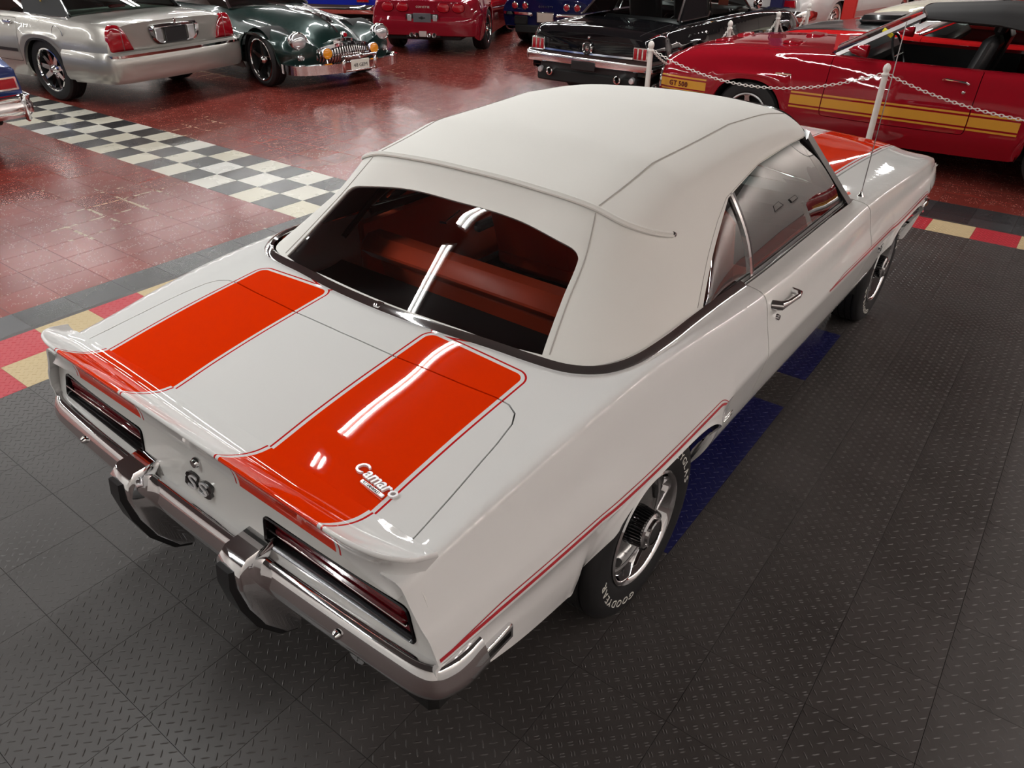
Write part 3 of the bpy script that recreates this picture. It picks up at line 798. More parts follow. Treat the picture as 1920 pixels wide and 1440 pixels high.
# ---- spoiler
SV = [0, .3, .5, .6, .66, .70, .74, .775, .795, .803]
slip_y = cat(SV, [-1.023, -1.022, -1.021, -1.020, -1.017, -1.010, -.997, -.972, -.940, -.902])
slip_z = cat(SV, [.949, .948, .946, .945, .944, .942, .938, .930, .919, .908])
sbot = {0: (0, -.992, .842), .3: (.3, -.992, .840), .5: (.5, -.991, .838), .6: (.596, -.991, .836), .66: (.648, -.993, .834), .70: (.680, -.995, .831), .74: (.712, -.996, .829), .775: (.738, -.996, .826), .795: (.756, -.995, .823), .803: (.768, -.993, .819)}
cols = []
for v in SV:
    xf = min(v, .792); yf_ = -.886-.004*max(0, (v-.6)/.2); zf_ = float(body.ev([yf_], [xf])[0][2]); yl, zl = float(slip_y(v)), float(slip_z(v)); B_ = np.array(sbot[v])
    F0, F1 = np.array([xf, yf_+.001, zf_-.004]), np.array([xf, yf_-.003, zf_+.007]); L = np.array([v, yl, zl])
    col_ = [F0, F1]
    for f in (.25, .5, .75, .92): q = F1+(L-F1)*f; q[2] = F1[2]+(L[2]-F1[2])*f**1.9; col_.append(q)
    out = (L-F1)*np.array([1, 1, 0]); out = out/max(np.linalg.norm(out), 1e-6) if v < .8 else np.array([.8, -.6, 0])
    col_ += [L, L+out*.006-np.array([0, 0, .003]), L+out*.006-np.array([0, 0, .009]), L+out*.001-np.array([0, 0, .016])]
    U_ = col_[-1]
    for f in (.4, .75, 1.0): q = U_+(B_-U_)*f; q = q+np.array([0, .010*math.sin(PI*f), 0]); col_.append(q)
    cols.append(col_)
nk = len(cols[0])
sp_patch = Patch([[cols[i][k] for i in range(len(SV))] for k in range(nk)], np.arange(nk)*.03, SV, cu=(1,))
spoil = MB(); uu = np.r_[np.linspace(0, .03, 3), np.linspace(.04, (nk-1)*.03, 44)]; vv = np.r_[-np.linspace(.803, .58, 22), np.linspace(-.55, .55, 23), np.linspace(.58, .803, 22)]
gu, gv = np.meshgrid(uu, vv, indexing='ij'); Q = sp_patch.ev(gu.ravel(), gv.ravel()); nn = len(vv)
spoil.add(Q, [(i*nn+j, i*nn+j+1, (i+1)*nn+j+1, (i+1)*nn+j) for i in range(len(uu)-1) for j in range(nn-1)])
spoil.build('spoiler', M['hero_stripe'], hero, smooth=50)

# ---- emblem script on the lid
def on_lid(x0, y0, sc=1.0):
    def f(x, y, z):
        X, Y = x0+x, y0+y-.10*x
        q = body.ev([Y], [X])[0]; return (X, Y, q[2]+.004+z)
    return f
cm = lettering('script_emblem', 'Camaro', M['badge'], hero, on_lid(.530, -.828), .043, .006, shear=.4, space=-.35, bold=.0006)
MB().box((.536, -.838, float(body.ev([-.838], [.536])[0][2])+.003), (.082, .010, .005), .001, Matrix.Rotation(-.10, 3, 'Z') @ Matrix.Rotation(.14, 3, 'X')).build('emblem_bar', M['badge'], cm)
lettering('emblem_text', 'BY CHEVROLET', M['black'], cm, lambda x, y, z: on_lid(.536, -.842)(x, y, z+.003), .0085, .001, space=.8)

# ---- chrome belt moulding round the base of the top
mp = [(-body_p[0], body_p[1], body_p[2]) for body_p in []]
def mold_path():
    R_ = [body.ev([y], [s])[0]+np.array([0, 0, .004]) for y, s in mold_s]
    R_ += [body.ev([y], [belt_s(y)])[0]+np.array([0, 0, .004]) for y in (.45, .55, .66)]
    P_ = [np.array([-a, b, c]) for a, b, c in R_[::-1][:-1]]+R_
    P_ = np.array(P_); t = np.arange(len(P_)); f = [cat(t, P_[:, k]) for k in range(3)]; tt = np.linspace(0, len(P_)-1, 120)
    return np.c_[f[0](tt), f[1](tt), f[2](tt)]
MPATH = mold_path()
md = MB().sweep(MPATH, [(.016, -.008), (.018, .003), (.009, .012), (-.006, .016), (-.016, .010), (-.016, -.008)], up=(0, 0, 1)).build('belt_moulding', M['chrome'], hero)
MB().box((0, -.30, .992), (.03, .03, .016), .005).build('moulding_clip', M['chrome'], md)

# ---- the soft top
TOP = [
 [(0,-.287,.988), (.28,-.270,.985), (.53,-.236,.977), (.69,-.175,.970), (.762,-.03,.970), (.776,.37,.968)],
 [(0,-.10,1.107), (.27,-.092,1.102), (.52,-.078,1.086), (.635,-.015,1.078), (.703,.16,1.075), (.742,.46,1.035)],
 [(0,.085,1.232), (.26,.083,1.226), (.505,.070,1.190), (.598,.115,1.165), (.662,.27,1.14), (.705,.57,1.10)],
 [(0,.145,1.312), (.25,.150,1.305), (.475,.168,1.279), (.578,.20,1.24), (.645,.33,1.19), (.675,.67,1.15)],
 [(0,.32,1.341), (.25,.325,1.334), (.475,.34,1.308), (.575,.36,1.267), (.637,.47,1.21), (.660,.72,1.172)],
 [(0,.50,1.378), (.25,.50,1.370), (.475,.505,1.342), (.572,.52,1.298), (.628,.60,1.235), (.645,.77,1.195)],
 [(0,.80,1.384), (.25,.80,1.378), (.475,.80,1.350), (.572,.80,1.308), (.620,.84,1.258), (.636,.92,1.222)],
 [(0,1.08,1.398), (.25,1.08,1.392), (.475,1.085,1.362), (.572,1.08,1.322), (.614,1.07,1.282), (.628,1.06,1.246)],
 [(0,1.50,1.365), (.25,1.495,1.360), (.475,1.47,1.336), (.568,1.44,1.300), (.606,1.41,1.274), (.622,1.39,1.252)],
 [(0,1.80,1.315), (.25,1.785,1.310), (.465,1.73,1.293), (.555,1.665,1.272), (.596,1.62,1.258), (.616,1.585,1.246)]]
top = Patch(TOP, [0, .6, 1.2, 1.5, 1.8, 2.1, 2.65, 3.2, 4.0, 4.6], [0, .55, 1.0, 1.25, 1.5, 1.9], cu=(3, 5, 7))
mt = (.33, .48)
GL = fillet([(.03, -1.06), (.03, 1.06), (1.17, .985), (1.17, -.985)], [0, 0, .10, .10], 8)
tl = [[(0, v), (4.6, v)] for v in (1.0, -1.0, 1.25, -1.25)]
softtop = panel('soft_top', M['vinyl'], hero, top, [(1.5, -1.9), (1.5, 1.9), (2.1, 1.9), (3.2, 1.9), (4.6, 1.9), (4.6, -1.9), (3.2, -1.9), (2.1, -1.9)], h=.03, met=mt, lines=tl+[[(2.1, -1.9), (2.1, 1.9)], [(3.2, -1.9), (3.2, 1.9)]], rim=.012)
curtain = panel('rear_curtain', M['vinyl'], softtop, top, [(0, -1.9), (0, 1.9), (1.5, 1.9), (1.5, -1.9)], h=.025, holes=[GL], met=mt, rim=.012)
panel('rear_window', M['tinted'], softtop, top, shrink(GL, -.012), h=.03, met=mt, rim=0, off=-.004)
panel('headliner', M['interior_black'], softtop, top, [(1.45, -1.88), (1.45, 1.88), (4.58, 1.88), (4.58, -1.88)], h=.06, met=mt, off=-.016, rim=0)
panel('curtain_lining', M['interior_black'], softtop, top, [(.02, -1.88), (.02, 1.88), (1.46, 1.88), (1.46, -1.88)], h=.05, holes=[shrink(GL, -.01)], met=mt, off=-.014, rim=0)
def top_path(pts, o): 
    P_ = np.array(pts); return top.ev(P_[:, 0], P_[:, 1])+top.normal(P_[:, 0], P_[:, 1])*o
bp_ = [(1.5, v) for v in np.linspace(-1.52, 1.52, 70)]
MB().sweep(top_path(bp_, .001), [(-.011, 0), (-.009, .006), (-.002, .009), (.002, .0055), (.005, .0085), (.010, .006), (.011, 0)], up=top.normal([b[0] for b in bp_], [b[1] for b in bp_])).build('binding_welt', M['vinyl'], softtop)
M['seam'] = simple('seam_thread', (.42, .40, .37), rough=.8)
for sg in (1, -1):
    MB().tube(top_path([(u, sg*1.0) for u in np.linspace(1.53, 4.58, 60)], .0005), .0022, 5).build('roof_seam', M['seam'], softtop)
    MB().tube(top_path([(u, sg*(1.09-.055*u)) for u in np.linspace(.05, 1.47, 30)], .0005), .0018, 5).build('window_seam', M['seam'], softtop)
    MB().tube(top_path([(u, sg*1.86) for u in np.linspace(.05, 4.55, 70)], .0003), .0012, 5).build('edge_stitch', M['seam'], softtop)
    e_ = top.ev([1.5], [sg*1.53])[0]
    MB().lathe([(0, .012), (.007, .010), (.010, .003), (.010, -.004)], 12, 'x', (0, 0, 0)).xform(Matrix.Translation((float(e_[0]), float(e_[1]), float(e_[2]))) @ Matrix.Scale(sg, 4, (1, 0, 0))).build('welt_tip', M['chrome'], softtop)

# ---- side glass, pillars, windscreen
for sg in (1, -1):
    E_ = [top.ev([u], [1.9])[0] for u in np.linspace(0, 4.6, 60)]
    ys_ = np.array([e[1] for e in E_]); o_ = np.argsort(ys_); ex = np.interp; zt = lambda y: float(np.interp(y, ys_[o_], np.array([e[2] for e in E_])[o_])); xt = lambda y: float(np.interp(y, ys_[o_], np.array([e[0] for e in E_])[o_]))
    def gl_pt(y, t):
        xb, zb = .775, .925; xx, zz_ = xt(y)-.012, zt(y)+.006
        c = .022*math.sin(PI*t)
        return (sg*(xb+(xx-xb)*t+c), y, zb+(zz_-zb)*t)
    DIV0, DIV1 = .765, .795
    def qfn(u, v):                           # quarter glass: u along, v up
        yb = .36+(DIV0-.36)*u; yt = .80+(.0)*u; 
        y = yb+(DIV1-yb)*v*(1-.0) if False else .37+(DIV0+(DIV1-DIV0)*v-.37)*u
        return gl_pt(max(y, .37), v*min(1, 1))
    MB().grid(lambda u, v: gl_pt(.375+(DIV0+(DIV1-DIV0)*v-.375)*u, v*.99), 14, 10).build('quarter_window', M['sideglass'], hero, smooth=60)
    def yf(v): return 1.845+(1.575-1.845)*v
    dg = MB().grid(lambda u, v: gl_pt(DIV0+(DIV1-DIV0)*v+.012+(yf(v)-.02-(DIV0+(DIV1-DIV0)*v+.012))*u, v*.99), 22, 10).build('door_window', M['sideglass'], hero, smooth=60)
    dv = MB().sweep([gl_pt(DIV0+(DIV1-DIV0)*t, t) for t in np.linspace(-.03, .98, 14)], [(-.009, -.007), (.009, -.007), (.009, .008), (-.009, .008)], up=(sg, 0, .3)).build('division_bar', M['chrome'], hero)
    MB().sweep([np.array(gl_pt(DIV0+(DIV1-DIV0)*t+.019, t))+np.array([-sg*.002, 0, 0]) for t in np.linspace(-.03, .98, 14)], [(-.011, -.007), (.011, -.007), (.011, .006), (-.011, .006)], up=(sg, 0, .3)).build('rubber_seal', M['black'], dv)
    bl = [body.ev([y], [belt_s(y)])[0] for y in np.linspace(.37, 1.86, 40)]
    MB().sweep([(sg*(p[0]-.004), p[1], p[2]+.003) for p in bl], [(-.005, -.012), (.005, -.012), (.005, .004), (-.005, .004)], up=(0, 0, 1)).build('belt_trim', M['chrome'], hero)
    MB().sweep([(sg*(p[0]-.018), p[1], p[2]+.0) for p in bl], [(-.010, -.014), (.010, -.014), (.007, .016), (-.007, .016)], up=(0, 0, 1)).build('belt_seal', M['black'], hero)
    # windscreen pillar
    a, b = np.array([sg*.775, 1.865, .925]), np.array([sg*.612, 1.592, 1.248])
    MB().sweep([a+(b-a)*t for t in np.linspace(-.02, 1.0, 10)], [(-.032, -.018), (.022, -.020), (.032, .004), (.014, .020), (-.026, .016)], up=(sg, .2, .3)).build('pillar', M['blackgloss'], hero)
wsb = cat([0, .35, .6, .76], [2.13, 2.09, 1.99, 1.875]); wst = cat([0, .25, .46, .6], [1.80, 1.785, 1.73, 1.60]); wzt = cat([0, .25, .46, .6], [1.312, 1.307, 1.29, 1.25])
def ws(u, v):
    s_ = 2*u-1; xb, xt_ = .76*s_, .60*s_
    p0 = np.array([xb, float(wsb(abs(xb))), .945-.02*abs(s_)]); p1 = np.array([xt_, float(wst(abs(xt_))), float(wzt(abs(xt_)))-.004])
    return tuple(p0+(p1-p0)*v)
MB().grid(ws, 25, 8).build('windscreen', M['clear'], hero, smooth=60)
MB().sweep([ws(u, 0) for u in np.linspace(0, 1, 30)], [(-.012, -.006), (.012, -.006), (.012, .008), (-.012, .008)], up=(0, 0, 1)).build('windscreen_moulding', M['chrome'], hero)
MB().sweep([ws(u, 1) for u in np.linspace(0, 1, 30)], [(-.02, -.012), (.02, -.012), (.02, .006), (-.02, .006)], up=(0, 0, 1)).build('header_rail', M['blackgloss'], hero)

# ---- bumper with guards
half = [(.892, -.862), (.893, -.91), (.886, -.952), (.866, -.990), (.825, -1.010), (.74, -1.018), (.55, -1.026), (.3, -1.033), (0, -1.036)]
bpth = [(x, y, .629) for x, y in half]+[(-x, y, .629) for x, y in half[::-1][1:]]
P_ = np.array(bpth); t_ = np.arange(len(P_)); fx, fy = cat(t_, P_[:, 0]), cat(t_, P_[:, 1]); tt = np.linspace(0, len(P_)-1, 110)
bpth = np.c_[fx(tt), fy(tt), np.full(110, .629)]
prof = [(-.046, .024), (-.036, .033), (-.022, .0365), (-.010, .034), (-.002, .026), (.006, .006), (.013, -.014), (.015, -.028), (.011, -.044), (.001, -.058), (-.012, -.064), (-.026, -.060), (-.010, -.046), (.001, -.020), (-.006, .006), (-.014, .022), (-.034, .024)]
bumper = MB().sweep(bpth, [(-a, b) for a, b in prof], up=(0, 0, 1)).build('rear_bumper', M['chrome'], hero, smooth=50)
for sg in (1, -1):
    G_ = [(-.985, .700), (-1.06, .694), (-1.090, .668), (-1.096, .62), (-1.084, .54), (-1.055, .455), (-1.0, .375), (-.955, .352), (-.95, .40), (-1.0, .50), (-1.03, .57), (-1.02, .66)]
    g = MB(); n = len(G_)
    for k, (dx, sc) in enumerate(((-.052, .93), (-.044, 1.0), (.044, 1.0), (.052, .93))):
        c = np.mean(G_, 0); g.v += [(sg*.262+dx, c[0]+(y-c[0])*sc, c[1]+(z-c[1])*sc) for y, z in G_]
    g.f += [tuple(range(n)), tuple(range(3*n, 4*n))[::-1]]+[(r*n+i, r*n+(i+1) % n, (r+1)*n+(i+1) % n, (r+1)*n+i) for r in range(3) for i in range(n)]
    gd = g.build('bumper_guard', M['chrome'], bumper, smooth=45)
    R_ = [(-1.094, .668), (-1.101, .62), (-1.089, .538), (-1.060, .45), (-1.004, .368), (-.955, .342)]
    MB().sweep([(sg*.262, y, z) for y, z in R_], [(-.030, -.006), (.030, -.006), (.026, .010), (-.026, .010)], up=(0, -1, -.4)).build('rubber_strip', M['black'], gd)
    MB().lathe([(0, -.009), (.008, -.007), (.012, 0), (.012, .006)], 16, 'y', (sg*.596, -1.040, .622)).build('bumper_bolt', M['chrome'], bumper)
MB().box((0, -.93, .52), (1.5, .03, .12), .01).build('rear_valance', M['hero'], hero)
for sg in (1, -1): MB().tube([(sg*.5, -.6, .36), (sg*.5, -.93, .36)], .03, 14).build('exhaust_tip', M['chrome'], hero)
# front end
fpth = np.array([(x, 3.55+.09*(1-(abs(x)/.86)**3), .50) for x in np.linspace(-.86, .86, 60)])
MB().sweep(fpth, [(a, b) for a, b in prof], up=(0, 0, 1)).build('front_bumper', M['chrome'], hero, smooth=50)
MB().box((0, 3.56, .64), (1.58, .05, .24), .01).build('grille', M['black'], hero)
for sg in (1, -1): MB().lathe([(0, .03), (.06, .025), (.085, 0), (.09, -.03)], 24, 'y', (sg*.60, 3.60, .66)).build('headlamp', M['lampglass'], hero)

# ---- wheels
M['rim_silver'] = simple('wheel_silver', (.55, .55, .54), rough=.18, metal=1)
def tyre_profile(R=.332, rb=.197, w=.100):
    P_ = [(rb-.006, -w*.82), (rb+.02, -w*.96), (rb+.065, -w*1.03), (R-.04, -w*1.0), (R-.016, -w*.92), (R-.006, -w*.82)]
    for h in (-.052, -.018, .018, .052): P_ += [(R, h-.013), (R, h-.004), (R-.008, h-.0025), (R-.008, h+.0025), (R, h+.004), (R, h+.013)]
    return P_+[(r, -h) for r, h in P_[5::-1]]
def hero_wheel(sg, y):
    x = sg*.757
    S_ = Matrix.Translation((x, y, .330)) @ Matrix.Scale(sg, 4, (1, 0, 0))
    ty = MB().lathe(tyre_profile(), 64, 'x').xform(S_).build('wheel', M['rubber'], hero, smooth=30)
    MB().lathe([(.204, .088), (.206, .096), (.200, .101), (.193, .097), (.188, .085), (.180, .050), (.172, .046)], 56, 'x').xform(S_).build('trim_ring', M['chrome'], ty)
    rim = MB().lathe([(.20, -.09), (.178, .0), (.176, .046), (.160, .040), (.130, .050), (.10, .056), (.074, .056), (.0, .056)], 56, 'x').xform(S_).build('rim', M['rim_silver'], ty)
    for k in range(5):
        a = 2*PI*k/5+.3
        sl = MB().lathe([(0, .006), (1, .006), (1.12, 0)], 18, 'x')
        sl.xform(Matrix.Translation((.048, .145*math.cos(a), .145*math.sin(a))) @ Matrix.Rotation(a, 4, 'X') @ Matrix.Diagonal((1, .014, .034, 1)))
        sl.xform(S_).build('vent_slot', M['under'], ty)
    cp = MB(); nf = 36; pr = []
    for i in range(nf*4):
        a = 2*PI*i/(nf*4); pr.append((a, .064 if i % 4 < 2 else .054))
    V = [(h, r*sc*math.cos(a), r*sc*math.sin(a)) for h, sc in ((.050, 1.12), (.108, 1.0), (.110, .97)) for a, r in pr]; m_ = len(pr)
    cp.add(V, [(q*m_+i, q*m_+(i+1) % m_, (q+1)*m_+(i+1) % m_, (q+1)*m_+i) for q in range(2) for i in range(m_)])
    cp.xform(S_).build('finned_cap', M['blackgloss'], ty, smooth=20)
    MB().lathe([(.060, .104), (.062, .112), (.055, .118), (.049, .117), (.047, .127), (.042, .130)], 36, 'x').xform(S_).build('cap_ring', M['chrome'], ty)
    MB().lathe([(.0, .129), (.030, .131), (.043, .128)], 30, 'x').xform(S_).build('cap_face', M['blackgloss'], ty)
    for word, th0 in (('GOODYEAR', math.radians(-136)), ('POLYGLAS', math.radians(40))):
        r0 = .252
        def put(px_, py_, pz_):
            th = th0-sg*px_/r0*1.35*(1 if sg > 0 else 1) if sg > 0 else th0+px_/r0*1.35
            r = r0+py_; 
            return (x+sg*(.1015+pz_), y+r*math.cos(th), .330+r*math.sin(th))
        lettering('tyre_lettering', word, M['white_letter'], ty, put, .036, .004, space=2.4)
    return ty
for sg in (1, -1):
    for wy in (0.0, 2.743): hero_wheel(sg, wy)

# ---- cabin
MB().box((0, .95, .36), (1.50, 3.7, .16), .02).build('underbody', M['under'], hero)
MB().box((0, 1.05, .47), (1.46, 1.9, .06), .02).build('cabin_floor', simple('black_carpet', (.02, .018, .018), rough=.95), hero)
MB().grid(lambda u, v: ((-.74+1.48*u)*(1-.22*v), .16-.42*v, .80+.135*v*v+.0*u), 12, 10).build('top_well', M['interior_black'], hero)
seat = MB()
def cushion(c, d, b, Mx=None): return MB().box(c, d, b, Mx)
rs = cushion((0, .20, .905), (1.22, .15, .10), .045).build('rear_seat', M['orange_vinyl'], hero)
cushion((0, .30, .72), (1.18, .14, .36), .05, Matrix.Rotation(.25, 3, 'X')).build('backrest', M['orange_vinyl'], rs)
cushion((0, .58, .56), (1.18, .52, .14), .05).build('cushion', M['orange_vinyl'], rs)
for sg in (1, -1):
    cx_ = sg*.36
    fs = cushion((cx_, 1.28, .58), (.54, .52, .15), .05).build('front_seat', M['orange_vinyl'], hero)
    cushion((cx_, 1.00, .84), (.52, .12, .52), .05, Matrix.Rotation(.28, 3, 'X')).build('backrest', M['orange_vinyl'], fs)
    cushion((cx_, .90, 1.10), (.24, .08, .14), .035).build('headrest', M['orange_vinyl'], fs)
    for k in range(7): MB().tube([(cx_-.2+.066*k, 1.075, .66), (cx_-.2+.066*k, .945, 1.03)], .012, 6).build('seat_rib', M['orange_vinyl'], fs)
    dt = MB().box((sg*.745, 1.15, .72), (.03, 1.75, .42), .012).build('door_trim', M['orange_vinyl'], hero)
    MB().tube([(sg*.725, .75, .80), (sg*.70, .76, .80), (sg*.695, .86, .83)], .008, 8).build('window_crank', M['chrome'], dt)
    MB().box((sg*.72, 1.25, .70), (.05, .5, .05), .015).build('armrest', M['black'], dt)
    MB().tube([(sg*.66, .12, .93), (sg*.62, .45, 1.18), (sg*.60, .95, 1.23)], .012, 8).build('top_bow_arm', M['black'], hero)
dash = MB().box((0, 1.88, .86), (1.44, .32, .16), .05).build('dashboard', M['interior_black'], hero)
ww = MB().lathe([(.185+.013*math.cos(a), .013*math.sin(a)) for a in np.linspace(0, 2*PI, 9)], 36, 'y')
ww.xform(Matrix.Translation((-.36, 1.58, .90)) @ Matrix.Rotation(-.35, 4, 'X')).build('steering_wheel', M['black'], hero)
MB().tube([(-.36, 1.58, .90), (-.36, 1.85, .82)], .025, 10).build('steering_column', M['black'], hero)
MB().box((0, 1.70, 1.24), (.24, .02, .06), .008).build('rear_view_mirror', M['black'], hero)
# aerial
an = MB().lathe([(0, .03), (.006, .03), (.010, .018), (.018, .010), (.021, 0)], 16, 'z', (.797, 2.03, float(body.ev([2.03], [.79])[0][2])-.001)).build('aerial_base', M['chrome'], hero)
MB().tube([(.797, 2.03, .92), (.797, 2.03, 1.66)], .0022, 6).build('aerial_mast', M['steel'], an)
# ---------------------------------------------------------------- the cars parked behind
def st(zc, zsh, xsh, xmax, zmax, xb, zb, crown=.006):
    return [(0, zc), (.5*xsh, zc-crown), (.86*xsh, zc-crown-(zc-zsh)*.35), (xsh, zsh), (xsh+(xmax-xsh)*.66, zsh+(zmax-zsh)*.42), (xmax, zmax), (xmax-.008, (zmax+zb)/2), (xb, zb)]
class Body:
    def __init__(s, stations, arches, pw=2.6, cv=()):
        ys = sorted(stations); A = np.array([stations[y] for y in ys], float); K = A.shape[1]
        fx = [cat(ys, A[:, k, 0]) for k in range(K)]; fz = [cat(ys, A[:, k, 1]) for k in range(K)]
        s.arches = arches; s.y0, s.y1 = ys[0], ys[-1]; s.K = K
        s.base = lambda y: float(fz[K-1](y))
        def ar(y):
            z = 0
            for c, w, tp in arches:
                b = s.base(c)-.08; t = 1-abs((y-c)/w)**pw
                if t > 0: z = max(z, b+(tp-b)*t**(1/pw))
            return z
        s.zb = lambda y: max(s.base(y), ar(y))
        yy = set(np.round(np.arange(ys[0], ys[-1]+.001, .05), 4)) | {ys[0], ys[-1]}
        for c, w, tp in arches:
            for g in (-1, 1):
                for d in (-.01, -.003, .001, .006, .014, .025, .04, .06, .09): yy.add(round(c+g*(w-d), 4))
        yy = sorted(q for q in yy if ys[0] <= q <= ys[-1]); yk = [yy[0]]
        for q in yy[1:]:
            if q-yk[-1] > .0015: yk.append(q)
        s.yk = yk; rows = []
        for y in yk:
            P_ = [(float(fx[k](y)), y, float(fz[k](y))) for k in range(K)]
            b, zb = P_[-1][2], s.zb(y)
            if zb > b+1e-4:
                k0 = K-4; zt = P_[k0][2]; xm = P_[K-3][0]
                for k in range(k0+1, K):
                    x_, _, z_ = P_[k]; z2 = zt-(zt-z_)*(zt-zb)/(zt-b); a_ = min(1, (zb-b)/.15)
                    P_[k] = (x_+(xm-x_)*a_, y, z2)
            rows.append(P_)
        mid = rows[len(rows)//2]; sv = [0.0]
        for a, b in zip(mid[:-1], mid[1:]): sv.append(sv[-1]+math.hypot(b[0]-a[0], b[2]-a[2]))
        s.S = sv; s.smax = sv[-1]; s.p = Patch(rows, yk, sv, cv=cv)
    def s_at(s, y, val, axis, lo=0.0, hi=None):
        hi = s.smax if hi is None else hi; f = lambda v: s.p.ev([y], [v])[0][axis]-val
        a, b = lo, hi; fa = f(a)
        for _ in range(30):
            m_ = (a+b)/2; fm = f(m_)
            if (fm > 0) == (fa > 0): a, fa = m_, fm
            else: b = m_
        return (a+b)/2
    def pt(s, y, v, o=0.0):
        return s.p.ev([y], [v])[0]+s.p.normal([y], [v])[0]*o
    def low(s, y0, y1, sg):
        out = [(y0, sg*s.smax)]; last = s.zb(y0)
        for y in s.yk:
            if y0 < y < y1 and (abs(s.zb(y)-last) > .015 or y-out[-1][0] > .045): out.append((y, sg*s.smax)); last = s.zb(y)
        return out+[(y1, sg*s.smax)]
    def skin(s, par, m, name='body_shell', cabin=None, doors=(), h=.05, extra=(), dm=None):
        """cabin: (y0, y1, s) open top; doors: (y0, y1, s0, s1)"""
        holes = []; lines = [[(s.y0, g*v), (s.y1, g*v)] for v in s.S[2:-1] for g in (-1, 1)]
        if cabin:
            a, b, w = cabin; holes.append(fillet([(a, -w), (a, w), (b, w), (b, -w)], .06, 4))
        ds = []
        for (a, b, v0, v1) in doors:
            for g in (1, -1):
                q = fillet([(a, g*v0), (a, g*v1), (b, g*v1), (b, g*v0)], .04, 4); holes.append(q); ds.append((q, g))
        for q in extra: holes.append(q)
        poly = s.low(s.y0, s.y1, 1)+s.low(s.y0, s.y1, -1)[::-1]
        o = panel(name, m, par, s.p, poly, h=h, holes=holes, lines=lines, rim=.03)
        out = [o]
        for q, g in ds: out.append(panel('door', dm or m, par, s.p, q, h=h, gap=.006, rim=.03, lines=lines))
        return out
    def cap(s, par, m, y, name, inset=0.0, sh=0.0):
        vs = np.linspace(-s.smax, s.smax, 60); Q = s.p.ev(np.full(60, y), vs); c = Q.mean(0)
        V = [q+(c-q)*inset+np.array([0, sh, 0]) for q in Q]
        mb = MB(); n = len(V); mb.add(list(Q)+V, [(i, (i+1) % n, n+(i+1) % n, n+i) for i in range(n)]+[tuple(range(n, 2*n))])
        return mb.build(name, m, par, smooth=45)
    def rib(s, par, m, name, pts, w, o=.002, mirror=False):
        V, F = ribbon(s.p, pts, w, o); mb = MB().add(V, F)
        if mirror: mb.xform(Matrix.Scale(-1, 4, (1, 0, 0)))
        return mb.build(name, m, par, smooth=60)

def wheel(par, x, y, R, w, rr, style='spoke', n=5, white=False, rm=None):
    sg = 1 if x > 0 else -1; rm = rm or M['chrome']
    S_ = Matrix.Translation((x, y, R)) @ Matrix.Scale(sg, 4, (1, 0, 0)); h = w/2
    P_ = [(rr, -h*.8), (rr+.02, -h*.98), ((rr+R)/2, -h*1.02), (R-.02, -h*.95), (R, -h*.75)]
    for c in (-.3, 0, .3): P_ += [(R, h*(c-.06)), (R-.007, h*(c-.04)), (R-.007, h*(c+.04)), (R, h*(c+.06))]
    P_ += [(r, -q) for r, q in P_[4::-1]]
    t = MB().lathe(P_, 40, 'x').xform(S_).build('wheel', M['rubber'], par, smooth=30)
    if white: MB().lathe([(rr+.022, h*1.0), (rr+.03, h*1.03), (rr+.06, h*1.035), (rr+.065, h*1.02)], 36, 'x').xform(S_).build('whitewall', M['white_letter'], t)
    MB().lathe([(rr+.004, h*.8), (rr+.008, h*.95), (rr-.006, h*.98), (rr-.016, h*.8), (rr-.02, h*.1), (.02, h*.05)], 40, 'x').xform(S_).build('rim', rm if style == 'cap' else M['under'], t)
    lip = MB().lathe([(rr+.006, h*.84), (rr+.009, h*.97), (rr-.004, h*1.0), (rr-.014, h*.9), (rr-.018, h*.4)], 40, 'x').xform(S_).build('rim_lip', rm, t)
    if style == 'spoke':
        for k in range(n):
            a = 2*PI*k/n+.2; sp = MB()
            sp.prism([(.03, -.035), (rr-.03, -.022), (rr-.008, -.045), (rr-.008, .045), (rr-.03, .022), (.03, .035)], lambda r, q: (h*(.55+.2*r/rr), r, q), lambda r, q: (h*(.2+.2*r/rr), r, q))
            sp.xform(Matrix.Rotation(a, 4, 'X')).xform(S_).build('spoke', rm, t)
        MB().lathe([(0, h*.95), (.03, h*.92), (.045, h*.75), (.06, h*.5)], 20, 'x').xform(S_).build('hub', rm, t)
    else:
        MB().lathe([(0, h*1.0), (.04, h*.98), (.06, h*.8), (rr*.55, h*.7), (rr*.8, h*.85), (rr-.01, h*.7)], 32, 'x').xform(S_).build('hubcap', rm, t)
        for k in range(n):
            a = 2*PI*k/n
            MB().lathe([(0, .006), (1, .005), (1.1, 0)], 10, 'x').xform(Matrix.Translation((h*.76, rr*.7*math.cos(a), rr*.7*math.sin(a))) @ Matrix.Rotation(a, 4, 'X') @ Matrix.Diagonal((1, rr*.16, rr*.07, 1))).xform(S_).build('hubcap_slot', M['under'], t)
    return t
def wheels(par, tr, wb, R=.33, w=.2, rr=.195, **k):
    for sx in (1, -1):
        for y in (0, wb): wheel(par, sx*tr/2, y, R, w, rr, **k)
        for y in (0, wb): 
            q = MB().lathe([(R+.06, -.24), (R+.06, w/2-.01)], 16, 'x', (tr/2, y, R), a0=-.2, a1=PI+.2).lathe([(.02, -.24), (R+.06, -.24)], 16, 'x', (tr/2, y, R), a0=-.2, a1=PI+.2)
            q.xform(Matrix.Scale(sx, 4, (1, 0, 0))).build('wheel_well', M['under'], par)
